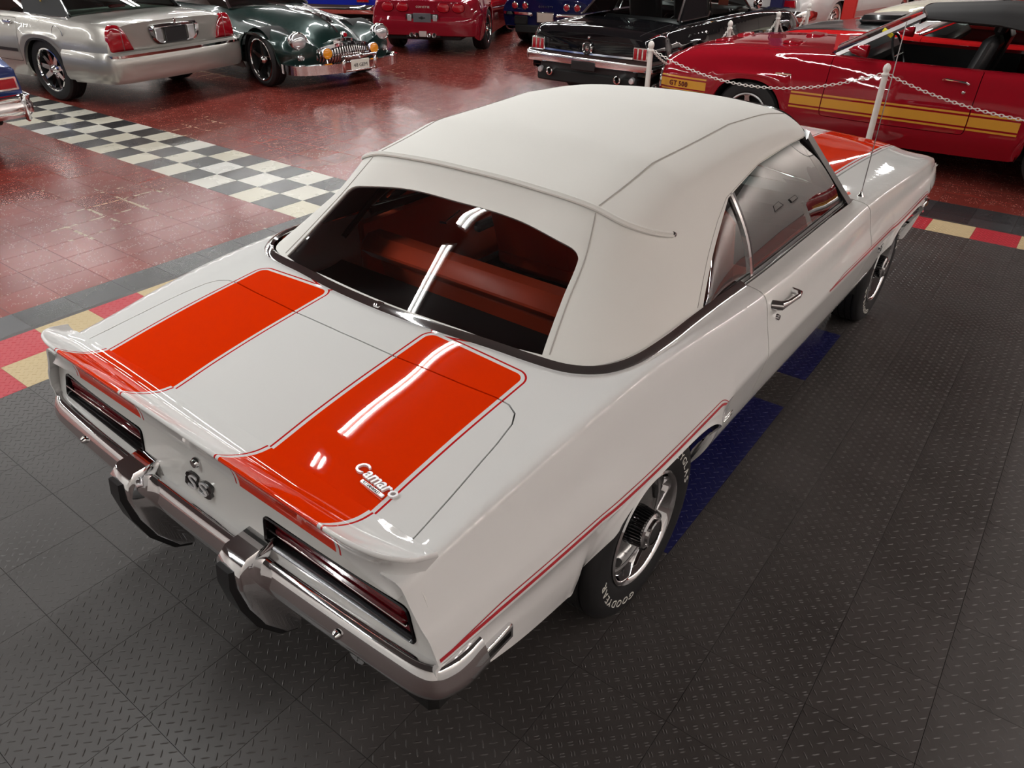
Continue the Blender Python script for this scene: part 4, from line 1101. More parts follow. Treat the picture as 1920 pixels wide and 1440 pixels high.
def greenhouse(par, rb, fb, wb, zb, rt, ft, wt, zt, roof, glass, pil, bp=(), crown=.03, pr=.022):
    """rear/front base y, half width, height; the same at the roof"""
    def R_(u, v):
        x = wt*(2*u-1); y = rt+(ft-rt)*v; return (x, y, zt+crown*(1-(2*u-1)**2)*(.5+.5*math.sin(PI*v))-.012*(2*v-1)**2)
    rf = MB().grid(R_, 12, 10); rf.grid(lambda u, v: tuple(np.array(R_(u, v))-np.array([0, 0, .03])), 12, 10); rf.build('roof', roof, par, smooth=60)
    def quad(a, b, c, d, nm, bulge):
        a, b, c, d = map(np.array, (a, b, c, d))
        n = np.cross(b-a, d-a); n = n/np.linalg.norm(n)
        return MB().grid(lambda u, v: tuple(a*(1-u)*(1-v)+b*u*(1-v)+c*u*v+d*(1-u)*v+n*bulge*math.sin(PI*u)), 10, 4).build(nm, glass, par, smooth=60)
    quad((-wb, rb, zb), (wb, rb, zb), (wt, rt, zt), (-wt, rt, zt), 'rear_window', .05)
    quad((wb, fb, zb), (-wb, fb, zb), (-wt, ft, zt), (wt, ft, zt), 'windscreen', .05)
    for sg in (1, -1):
        quad((sg*wb, rb, zb), (sg*wb, fb, zb), (sg*wt, ft, zt), (sg*wt, rt, zt), 'side_window', .015*sg)
        for (a, b) in (((sg*wb, rb, zb), (sg*wt, rt, zt)), ((sg*wb, fb, zb), (sg*wt, ft, zt))): MB().tube([a, b], pr, 8).build('pillar', pil, par)
        for y in bp: 
            t = (y-rb)/(fb-rb); MB().tube([(sg*wb, y, zb), (sg*wt, rt+(ft-rt)*t, zt)], pr*.7, 6).build('pillar', pil, par)
def bumper_bar(par, path, prof, m, name='bumper'):
    P_ = np.array(path, float); t = np.arange(len(P_)); f = [cat(t, P_[:, k]) for k in range(3)]; tt = np.linspace(0, len(P_)-1, 70)
    return MB().sweep(np.c_[f[0](tt), f[1](tt), f[2](tt)], prof, up=(0, 0, 1)).build(name, m, par, smooth=45)
def sym(h): return h+[(-x, y, z) for x, y, z in h[::-1] if abs(x) > 1e-6]
def oval(cx, cz, a, b, n=24, p=2.0):
    return [(cx+a*math.copysign(abs(math.cos(t))**(2/p), math.cos(t)), cz+b*math.copysign(abs(math.sin(t))**(2/p), math.sin(t))) for t in np.linspace(0, 2*PI, n, endpoint=False)]
def plate(par, poly, y, d, m, name, bev=.006, **k):
    """flat shape in the x-z plane, standing proud of y by d (negative = rearwards)"""
    c = np.mean(poly, 0); n = len(poly); I_ = [tuple(c+(np.array(p)-c)*(1-bev/max(1e-3, np.linalg.norm(np.array(p)-c)))) for p in poly]
    mb = MB(); mb.v = [(a, y, b) for a, b in poly]+[(a, y+d*.7, b) for a, b in poly]+[(a, y+d, b) for a, b in I_]
    mb.f = [(i, (i+1) % n, n+(i+1) % n, n+i) for i in range(n)]+[(n+i, n+(i+1) % n, 2*n+(i+1) % n, 2*n+i) for i in range(n)]+[tuple(range(2*n, 3*n))]
    return mb.build(name, m, par, smooth=40, **k)
def ring(par, poly, y, w, d, m, name):
    n = len(poly); c = np.mean(poly, 0); inn = shrink(poly, w); md_ = shrink(poly, w/2)
    mb = MB(); mb.v = [(a, y, b) for a, b in poly]+[(a, y+d, b) for a, b in md_]+[(a, y, b) for a, b in inn]
    mb.f = [(r*n+i, r*n+(i+1) % n, (r+1)*n+(i+1) % n, (r+1)*n+i) for r in range(2) for i in range(n)]
    return mb.build(name, m, par, smooth=50)
def word(par, text, x, y, z, size, m, name='lettering', face=-1, depth=.006, space=1.0, shear=0.0):
    return lettering(name, text, m, par, (lambda a, b, c: (x+a, y-c, z+b)) if face < 0 else (lambda a, b, c: (x-a, y+c, z+b)), size, depth, space=space, shear=shear)
M['glass_dark'] = glassy('car_glass', (.45, .5, .48), refl=1.6)
M['seat_black'] = simple('black_seat_vinyl', (.014, .014, .015), rough=.42)
def tub(par, y0, y1, w, z, m=None):
    MB().box((0, (y0+y1)/2, z), (2*w, y1-y0, .05), .01).build('cabin_floor', m or M['interior_black'], par)
    MB().box((0, 1.35, .32), (2*w-.02, 4.7, .14), .02).build('underbody', M['under'], par)
def bucket(par, x, y, z, m, w=.5, hh=.6):
    s_ = MB().box((x, y+.22, z), (w, .5, .15), .05).build('seat', m, par)
    MB().box((x, y-.06, z+hh/2+.02), (w*.95, .13, hh), .05, Matrix.Rotation(.25, 3, 'X')).build('backrest', m, s_)
    MB().box((x, y-.16, z+hh+.10), (w*.5, .09, .18), .035, Matrix.Rotation(.2, 3, 'X')).build('headrest', m, s_); return s_
def steer(par, x, y, z, m=None):
    o = MB().lathe([(.185+.011*math.cos(a), .011*math.sin(a)) for a in np.linspace(0, 2*PI, 8)], 30, 'y').xform(Matrix.Translation((x, y, z)) @ Matrix.Rotation(-.4, 4, 'X')).build('steering_wheel', m or M['black'], par)
    MB().tube([(x-.18, y, z), (x+.18, y, z)], .008, 6).build('spoke', M['chrome'], o); return o

# ============ silver saloon with black vinyl rear roof
def silver_saloon():
    c = thing('luxury_sedan', (-4.52, 1.93, .002), math.radians(98), 'pale silver luxury sedan with tall red tail lamps and black vinyl rear roof', 'car', scale=1.045)
    pm = paint('silver_metallic', (.43, .41, .375), rough=.3, flake=.55); M['silver'] = pm
    b = Body({-1.17: st(.905, .85, .82, .93, .60, .88, .33), -1.05: st(.925, .875, .85, .955, .60, .90, .30), -.6: st(.945, .90, .875, .975, .60, .91, .26), 0: st(.965, .92, .885, .985, .60, .92, .25), 1.2: st(.98, .93, .89, .99, .60, .93, .25),
              2.3: st(1.01, .95, .89, .99, .60, .93, .25), 3.0: st(1.0, .93, .88, .985, .60, .92, .26), 3.7: st(.95, .86, .84, .96, .58, .90, .30), 4.05: st(.86, .78, .78, .90, .55, .86, .36)},
             [(0, .40, .70), (2.99, .40, .70)])
    parts = b.skin(c, pm, cabin=(-.35, 2.55, .80), doors=((.42, 1.32, .93, 1.42), (1.34, 2.40, .93, 1.42)), h=.06)
    for d in parts[1:]:
        pass
    b.cap(c, pm, b.y0, 'trunk_face', .02, -.015); b.cap(c, M['chrome'], b.y1, 'grille', .05, .02)
    wheels(c, 1.66, 2.99, R=.355, w=.23, rr=.235, style='spoke', n=9)
    tub(c, -.5, 2.6, .78, .50)
    y = -1.19
    # bumper, painted, with a chrome strip
    pp = sym([(.985, -.42, .46), (.992, -.8, .46), (.975, -1.08, .46), (.88, -1.24, .46), (.6, -1.285, .46), (0, -1.30, .46)])
    bp = bumper_bar(c, pp, [(.05, .155), (.0, .162), (-.028, .13), (-.036, .0), (-.024, -.12), (.0, -.165), (.05, -.165)], pm, 'rear_bumper')
    bumper_bar(bp, [(x*1.008, yy-.030 if abs(x) < .9 else yy, .585) for x, yy, z in pp], [(-.010, -.014), (.010, -.014), (.012, 0), (.008, .012), (-.010, .012)], M['chrome'], 'chrome_strip')
    for sg in (1, -1):
        L = fillet([(sg*.60, .625), (sg*.90, .625), (sg*.90, .80), (sg*.845, .905), (sg*.74, .90), (sg*.66, .80)], [.01, .03, .08, .05, .06, .06], 4)
        lamp = plate(c, L, -1.14, -.075, M['redlens'], 'tail_lamp', .03)
        MB().box((sg*.74, -1.213, .76), (.012, .012, .25), .004).build('lens_bar', simple('lens_grey', (.3, .1, .1), rough=.2, coat=1), lamp)
    fr = ring(c, fillet([(-.36, .845), (.36, .845), (.33, .70), (.25, .64), (-.25, .64), (-.33, .70)], .04, 4), y-.015, .035, -.03, M['chrome'], 'plate_surround')
    MB().box((0, y-.03, .842), (.62, .03, .04), .01).build('trim_bar', M['chrome'], fr)
    word(fr, 'LINCOLN', 0, y-.047, .832, .03, M['black'], space=2.2)
    for sg in (1, -1): MB().box((sg*.235, y-.015, .742), (.10, .02, .15), .01).build('reverse_lamp', M['lampglass'], fr)
    MB().box((0, y-.022, .735), (.31, .014, .16), .006).build('license_plate', M['black'], fr)
    MB().box((0, y-.04, .885), (.03, .02, .05), .006).build('star_emblem', M['chrome'], c)
    # fuel door, side moulding, handles
    v = b.s_at(-.36, .77, 2, .5); q = b.pt(-.36, -v, .002)
    MB().lathe([(.085, 0), (.091, .003), (.095, 0)], 28, 'x', (q[0], q[1], q[2])).build('fuel_door', M['steel'], c)
    for sg in (1, -1):
        b.rib(c, M['black'], 'side_moulding', [(yy, sg*b.s_at(yy, .55, 2, .5)) for yy in np.linspace(.46, 2.4, 30)], .035, .006)
        b.rib(c, M['black'], 'wheel_arch_lip', [(yy, sg*(b.smax-.012)) for yy in np.linspace(-.385, .385, 30)], .025, .004)
    for i, d in enumerate(parts[1:]):
        sg = 1 if i % 2 == 0 else -1; yy = .58 if i < 2 else 1.5
        q = b.pt(yy, sg*b.s_at(yy, .85, 2, .5), .012); MB().box(tuple(q), (.03, .16, .04), .01).build('handle', M['chrome'], d)
    vin = simple('black_vinyl_roof', (.016, .016, .017), rough=.7, bump=.3, bscale=300)
    greenhouse(c, -.38, 2.55, .76, .95, .12, 1.75, .60, 1.44, pm, M['glass_dark'], M['blackgloss'], bp=(1.3,))
    for sg in (1, -1):
        cp = MB(); A_ = [(sg*.80, -.42, .93), (sg*.80, .44, .94), (sg*.63, .62, 1.43), (sg*.62, .10, 1.45)]; B_ = [(x*.97, yy, z) for x, yy, z in A_]
        pil = cp.add(A_+B_, [(0,1,2,3), (7,6,5,4), (0,4,5,1), (1,5,6,2), (2,6,7,3), (3,7,4,0)]).build('quarter_pillar', vin, c, smooth=0)
        MB().box((sg*.775, .06, 1.11), (.012, .03, .07), .004).build('gold_emblem', simple('gold_trim', (.7, .5, .12), rough=.2, metal=1) if 'gold' not in M else M['gold'], pil)
        MB().tube([(sg*.81, -.40, .935), (sg*.82, 0, .93), (sg*.82, .46, .945)], .010, 8).build('pillar_moulding', M['chrome'], pil)
    MB().box((0, -.22, .99), (.22, .05, .035), .01).build('high_brake_lamp', M['redlens'], c)
    MB().box((0, -.02, .93), (1.35, .6, .03), .01).build('parcel_shelf', simple('green_grey_cloth', (.36, .45, .38), rough=.9), c)
    return c
silver_saloon()

# ============ blue chrome-bumper car, only its corner in view
def blue_corner():
    c = thing('blue_sedan', (-3.30, -1.25, .002), math.radians(91), 'metallic blue chrome-bumper car whose tail corner stands beside the checkered floor band', 'car')
    pm = paint('blue_metallic', (.02, .045, .17), rough=.3, flake=.4)
    b = Body({-1.10: st(.80, .775, .93, .965, .58, .91, .36), -.9: st(.91, .87, .925, .975, .58, .92, .33), -.3: st(1.04, .98, .90, .97, .58, .92, .28), 1.5: st(1.0, .93, .88, .98, .58, .93, .26), 3.2: st(.96, .89, .86, .97, .58, .92, .28), 4.0: st(.84, .76, .80, .9, .56, .88, .36)}, [(0, .4, .66), (2.95, .4, .66)])
    b.skin(c, pm, cabin=(-.2, 2.2, .78), doors=((.8, 2.1, .93, 1.4),), h=.08)
    b.cap(c, pm, b.y0, 'tail_face', .02, -.01); b.cap(c, M['black'], b.y1, 'nose_face', .04, .01)
    wheels(c, 1.54, 2.95, style='cap'); tub(c, -.4, 2.3, .76, .45)
    greenhouse(c, -.2, 2.2, .74, .99, .25, 1.6, .6, 1.34, pm, M['glass_dark'], M['chrome'])
    for sg in (1, -1):
        tl = plate(c, fillet([(sg*.28, .575), (sg*.94, .575), (sg*.935, .695), (sg*.28, .695)], .012, 3), -1.10, -.035, M['chrome'], 'tail_lamp')
        for k in range(2): plate(tl, fillet([(sg*(.31+.30*k), .592), (sg*(.595+.32*k), .592), (sg*(.595+.315*k), .68), (sg*(.31+.30*k), .68)], .008, 3), -1.133, -.012, M['redlens'], 'lens')
    bumper_bar(c, sym([(.99, -.85, .44), (.99, -1.05, .44), (.93, -1.19, .44), (.6, -1.22, .44), (0, -1.23, .44)]), [(.05, .10), (.0, .105), (-.025, .085), (-.012, .03), (-.03, .0), (-.02, -.08), (.02, -.11), (.05, -.10)], M['chrome'], 'rear_bumper')
    for sg in (1, -1): MB().box((sg*.90, -1.215, .42), (.05, .05, .26), .018).build('bumper_guard', M['chrome'], c)
    bumper_bar(c, sym([(.945, -1.085, .735), (.6, -1.11, .735), (0, -1.115, .735)]), [(-.012, -.014), (.012, -.014), (.012, .014), (-.012, .014)], M['chrome'], 'tail_moulding')
    return c
blue_corner()

# ============ dark green 1940s car, toothy grille
def green_forties():
    c = thing('vintage_coupe', (-6.12, 4.40, .002), math.radians(-95.5), 'dark green 1940s car with toothed chrome grille and amber fog lamps', 'car', scale=.99)
    pm = paint('dark_green_metallic', (.006, .03, .026), rough=.3, flake=.35)
    def fs(zc, zv, zf, xf, xs, zs, zb, hw=.36):
        return [(0, zc), (hw*.6, zc-.012), (hw, zc-(zc-zv)*.45), (hw+.12, zv), (xf, zf), (xf+(xs-xf)*.7, zf-(zf-zs)*.32), (xs, zs), (xs-.03, (zs+zb)/2), (xs-.06, zb)]
    b = Body({-1.2: fs(.62, .60, .58, .70, .80, .45, .30, .4), -.9: fs(.85, .80, .75, .78, .90, .50, .28, .4), 0: fs(1.0, .98, .93, .80, .97, .52, .24, .5), 1.0: fs(1.03, 1.02, .98, .80, .98, .55, .22, .55), 1.9: fs(1.05, 1.03, .97, .78, .97, .55, .22, .5),
              2.4: fs(1.06, .94, .90, .76, .965, .55, .22, .42), 2.8: fs(1.03, .86, .865, .75, .96, .55, .22, .38), 3.2: fs(.985, .79, .835, .735, .95, .55, .24, .35), 3.5: fs(.90, .71, .80, .725, .925, .54, .26, .32), 3.68: fs(.80, .63, .76, .71, .88, .52, .28, .30), 3.78: fs(.70, .57, .70, .68, .82, .50, .29, .28)},
             [(0, .42, .64), (3.1, .46, .80)])
    parts = b.skin(c, pm, cabin=(.0, 1.95, .62), doors=((.95, 2.0, 1.02, 1.62),), h=.05)
    b.cap(c, pm, b.y0, 'tail_face', .05, -.05); b.cap(c, pm, b.y1, 'nose_face', .12, .05)
    wheels(c, 1.60, 3.1, R=.35, w=.22, rr=.265, style='spoke', n=5)
    tub(c, -.3, 2.1, .74, .45)
    greenhouse(c, -.2, 2.05, .66, 1.02, .3, 1.5, .52, 1.48, pm, M['glass_dark'], M['chrome'], crown=.05)
    # head lamps
    for sg in (1, -1):
        hl = MB().lathe([(.105, -.10), (.128, -.04), (.132, .02), (.120, .045), (.112, .04)], 32, 'y', (sg*.70, 3.78, .71)).build('head_lamp', M['chrome'], c)
        MB().lathe([(.0, .07), (.05, .062), (.09, .045), (.112, .02)], 28, 'y', (sg*.70, 3.79, .71)).build('lens', M['lampglass'], hl)
        MB().box((sg*.70, 3.78, .83), (.05, .16, .03), .012).build('peak', M['chrome'], hl)
        pk = MB().lathe([(.035, -.05), (.05, 0), (.042, .02), (.035, .018)], 20, 'y', (sg*.72, 3.83, .485)).build('parking_lamp', M['chrome'], c)
        MB().lathe([(0, .03), (.03, .022), (.036, .01)], 16, 'y', (sg*.72, 3.83, .485)).build('lens', M['lampglass'], pk)
        fl = MB().lathe([(.05, -.07), (.08, -.03), (.088, .01), (.078, .03)], 28, 'y', (sg*.40, 3.98, .53)).build('fog_lamp', M['chrome'], c)
        MB().lathe([(.0, .045), (.04, .04), (.076, .02)], 24, 'y', (sg*.40, 3.98, .53)).build('amber_lens', M['amber'], fl)
        MB().tube([(sg*.40, 3.96, .46), (sg*.40, 3.98, .36)], .014, 8).build('bracket', M['chrome'], fl)
    # grille
    gy = lambda x: 3.94-.16*(abs(x)/.52)**2.4
    gz = lambda x: .60-.13*(abs(x)/.54)**2.2
    gr = thing('grille', (0, 0, 0)); 
    bpy.data.objects.remove(gr)
    xs_ = np.linspace(-.54, .54, 40)
    gb = MB().sweep([(x, gy(x)-.03, gz(x)+.03) for x in xs_], [(-.035, -.02), (.035, -.02), (.03, .025), (-.03, .03)], up=(0, 0, 1)).build('grille', M['chrome'], c)
    MB().grid(lambda u, v: (-.53+1.06*u, gy(-.53+1.06*u)-.09, .36+(gz(-.53+1.06*u)+.02-.36)*v), 20, 6).build('grille_mouth', M['under'], gb)
    n = 26
    for k in range(n):
        x = -.50+1.0*k/(n-1); z1 = gz(x)+.005; z0 = .37
        MB().tube([(x, gy(x)-.05, z0), (x, gy(x)-.005, z0+.05), (x, gy(x)+.012, (z0+z1)/2+.01), (x, gy(x)-.01, z1)], [.010, .015, .016, .011], 8).build('tooth', M['chrome'], gb)
    # bumper and over-rider bar
    pp = sym([(.86, 3.62, .33), (.88, 3.74, .33), (.83, 3.92, .33), (.62, 4.06, .33), (.3, 4.12, .33), (0, 4.13, .33)])
    bp = bumper_bar(c, pp, [(.045, .068), (.0, .078), (-.03, .05), (-.014, .02), (-.034, .0), (-.028, -.045), (.0, -.075), (.045, -.066)][::-1], M['chrome'], 'front_bumper')
    for sg in (1, -1): MB().box((sg*.27, 4.17, .38), (.055, .06, .25), .022).build('overrider', M['chrome'], bp)
    MB().tube([(-.27, 4.185, .485), (-.1, 4.195, .49), (.1, 4.195, .49), (.27, 4.185, .485)], .016, 10).build('guard_bar', M['chrome'], bp)
    MB().tube([(-.27, 4.175, .28), (.27, 4.175, .28)], .012, 10).build('guard_bar', M['chrome'], bp)
    MB().lathe([(0, .03), (.03, .022), (.036, 0), (.03, -.015)], 18, 'y', (0, 4.20, .49)).build('medallion', M['chrome'], bp)
    pl = MB().box((0, 4.175, .355), (.31, .012, .155), .004).build('license_plate', simple('plate_cream', (.72, .70, .62), rough=.4), c)
    word(pl, '48 GEM', 0, 4.182, .325, .075, M['black'], face=1, depth=.003, space=.8)
    # hood trim
    v0 = lambda y: b.p.ev([y], [0.0])[0]
    MB().sweep([(0, y, float(v0(y)[2])+.004) for y in np.linspace(2.0, 3.72, 30)], [(-.014, -.004), (.014, -.004), (.006, .012), (-.006, .012)], up=(0, 0, 1)).build('hood_strip', M['chrome'], c)
    hz = float(v0(3.45)[2])
    orn = MB().sweep([(0, 3.2, hz+.09), (0, 3.35, hz+.07), (0, 3.5, hz+.03), (0, 3.62, hz-.02)], [(-.02, -.02), (.02, -.02), (.012, .02), (-.012, .02)], up=(0, 0, 1), scale=[.5, .9, 1.2, .7]).build('hood_ornament', M['chrome'], c)
    em = MB().sweep([(x, 3.845-.12*(abs(x)/.34)**2, .685-.085*(abs(x)/.34)**1.5) for x in np.linspace(-.34, .34, 25)], [(-.014, -.02), (.014, -.02), (.012, .02), (-.012, .022)], up=(0, 0, 1)).build('nose_moulding', M['chrome'], c)
    MB().lathe([(0, .04), (.035, .03), (.05, 0), (.045, -.03)], 20, 'y', (0, 3.86, .75)).build('crest', M['chrome'], em)
    MB().lathe([(0, .012), (.028, .008), (.032, 0)], 16, 'y', (0, 3.892, .75)).build('crest_inlay', M['redlens'], em)
    for i, d in enumerate(parts[1:]):
        sg = 1 if i % 2 == 0 else -1
        q = b.pt(1.15, sg*b.s_at(1.15, .86, 2, .8), .02); MB().box(tuple(q), (.03, .2, .03), .013).build('handle', M['chrome'], d)
    for sg in (1, -1):
        b.rib(c, M['chrome'], 'side_strip', [(yy, sg*b.s_at(yy, .70, 2, .9)) for yy in np.linspace(.6, 2.62, 30)], .018, .006)
        MB().lathe([(0, .02), (.04, .014), (.05, 0)], 14, 'x', (0, 0, 0)).xform(Matrix.Translation(tuple(b.pt(2.45, sg*b.s_at(2.45, .80, 2, .9)))) @ Matrix.Scale(sg, 4, (1, 0, 0)) @ Matrix.Diagonal((1, 1.6, .3, 1))).build('port_trim', M['chrome'], c)
    def lower(o):
        if o.name.startswith(('wheel',)): return
        if o.type == 'MESH':
            for v in o.data.vertices: v.co.z = v.co.z*.885
        for k in o.children: lower(k)
    for k in list(c.children): lower(k)
    return c
green_forties()

# ============ dark red sports coupe
def red_sports():
    c = thing('sports_coupe', (-3.78, 7.62, .002), math.radians(27), 'dark red sports coupe with four oval tail lamps and black plate panel', 'car')
    pm = paint('dark_red_lacquer', (.22, .008, .018)); M['maroon'] = pm
    b = Body({-1.0: st(.86, .82, .80, .90, .62, .86, .34), -.9: st(.90, .85, .84, .93, .62, .89, .28), -.4: st(.95, .90, .87, .945, .60, .90, .22), .3: st(.96, .90, .86, .93, .55, .88, .2), 1.2: st(.92, .87, .83, .90, .52, .87, .2), 2.0: st(.87, .84, .84, .91, .52, .88, .2), 2.65: st(.78, .80, .84, .93, .52, .88, .22), 3.2: st(.66, .68, .80, .90, .48, .85, .22), 3.5: st(.52, .52, .70, .80, .40, .78, .25)}, [(0, .37, .70), (2.65, .37, .69)])
    b.skin(c, pm, cabin=(.2, 1.9, .66), doors=((.55, 1.75, .88, 1.4),), h=.06)
    b.cap(c, pm, b.y0, 'tail_face', .03, -.03); b.cap(c, pm, b.y1, 'nose_face', .05, .05)
    wheels(c, 1.60, 2.65, R=.335, w=.25, rr=.225, style='spoke', n=5)
    tub(c, -.1, 2.0, .66, .4)
    greenhouse(c, -.1, 1.95, .66, .93, .35, 1.25, .50, 1.20, pm, M['glass_dark'], pm, crown=.04)
    y = -1.03
    bumper_bar(c, sym([(.90, -.75, .46), (.92, -.92, .46), (.84, -1.03, .46), (.5, -1.075, .46), (0, -1.085, .46)]), [(.05, .15), (.0, .15), (-.018, .10), (-.02, 0), (0, -.13), (.05, -.15)], pm, 'rear_bumper')
    for sg in (1, -1):
        for x in (.36, .62):
            r_ = ring(c, oval(sg*x, .755, .115, .080, 26, 2.4), y, .012, -.010, M['maroon'], 'tail_lamp')
            plate(r_, oval(sg*x, .755, .103, .068, 26, 2.4), y-.002, -.02, M['redlens'], 'lens', .02)
    rc = ring(c, fillet([(-.30, .53), (.30, .53), (.30, .67), (-.30, .67)], .025, 4), y-.062, .012, -.012, pm, 'plate_recess')
    plate(rc, fillet([(-.28, .54), (.28, .54), (.28, .66), (-.28, .66)], .02, 3), y-.06, -.004, M['black'], 'recess_panel')
    MB().box((0, y-.07, .60), (.31, .012, .14), .004).build('license_plate', simple('plate_grey', (.09, .09, .10), rough=.5), rc)
    bow = [(-.07, -.010), (-.03, -.010), (-.026, -.025), (.03, -.025), (.028, -.010), (.07, -.010), (.066, .012), (.026, .012), (.022, .027), (-.032, .027), (-.030, .012), (-.074, .012)]
    plate(rc, [(a*.8, .60+b_*.8) for a, b_ in bow], y-.077, -.004, M['black'], 'bow_tie_mark', .002)
    for sg in (1, -1): MB().box((sg*.225, y-.07, .60), (.075, .012, .10), .006).build('reverse_lamp', M['lampglass'], rc)
    word(c, 'CORVETTE', 0, y-.006, .765-.02, .045, simple('pale_letter', (.6, .42, .38), rough=.4), space=1.2)
    for x in (-.20, -.11, .11, .20): MB().lathe([(.0, .03), (.032, .03), (.036, 0), (.040, 0), (.040, .10)], 18, 'y', (x, -1.12, .335)).build('exhaust_tip', M['chrome'], c)
    MB().box((0, -1.10, .35), (.13, .01, .09), .004).build('tag_plate', simple('pale_tag', (.45, .38, .36), rough=.5), c)
    MB().box((0, -1.05, .33), (.62, .06, .09), .02).build('exhaust_recess', M['under'], c)
    return c
red_sports()

# ============ navy sports car with chrome bumperettes
def navy_sports():
    c = thing('sports_car', (-2.38, 9.62, .002), math.radians(14), 'dark navy blue 1970s sports car with round tail lamps and split chrome bumper', 'car')
    pm = paint('navy_lacquer', (.006, .008, .045))
    b = Body({-.95: st(.82, .78, .74, .84, .62, .80, .36), -.8: st(.88, .82, .80, .89, .60, .84, .30), 0: st(.92, .88, .84, .93, .56, .86, .24), .8: st(.85, .82, .78, .84, .52, .82, .22), 1.6: st(.83, .82, .78, .85, .52, .82, .22), 2.49: st(.78, .86, .80, .92, .52, .84, .24), 3.2: st(.62, .66, .72, .82, .48, .78, .28), 3.45: st(.52, .52, .6, .7, .44, .7, .3)}, [(0, .37, .67), (2.49, .37, .66)])
    b.skin(c, pm, cabin=(.2, 1.7, .6), h=.08); b.cap(c, pm, b.y0, 'tail_face', .02, -.015); b.cap(c, pm, b.y1, 'nose_face', .05, .03)
    wheels(c, 1.5, 2.49, R=.335, w=.24, rr=.20, style='cap'); tub(c, -.1, 1.8, .6, .4)
    greenhouse(c, -.3, 1.6, .6, .87, .5, 1.0, .46, 1.18, pm, M['glass_dark'], pm)
    y = -.968
    for sg in (1, -1):
        for x in (.40, .60):
            t = MB().lathe([(.05, 0), (.062, -.012), (.05, -.02), (.048, -.008)], 22, 'y', (sg*x, y, .70)).build('tail_lamp', M['chrome'], c)
            MB().lathe([(0, -.022), (.03, -.018), (.05, -.006)], 20, 'y', (sg*x, y, .70)).build('lens', M['redlens'], t)
        bumper_bar(c, [(sg*.25, -1.03, .55), (sg*.27, -1.03, .575), (sg*.5, -1.03, .58), (sg*.76, -1.0, .58), (sg*.86, -.86, .58)], [(-.02, -.022), (.02, -.022), (.024, .0), (.016, .022), (-.016, .022)], M['chrome'], 'bumperette')
        MB().box((sg*.48, -.97, .46), (.26, .05, .15), .02).build('vent_panel', M['under'], c)
    word(c, 'CORVETTE', 0, y-.005, .68, .045, M['chrome'], space=2.4)
    MB().box((0, -.99, .52), (.33, .02, .18), .006).build('plate_frame', M['chrome'], c)
    MB().box((0, -1.002, .52), (.30, .01, .15), .003).build('license_plate', simple('plate_tan', (.5, .42, .36), rough=.5), c)
    return c
navy_sports()
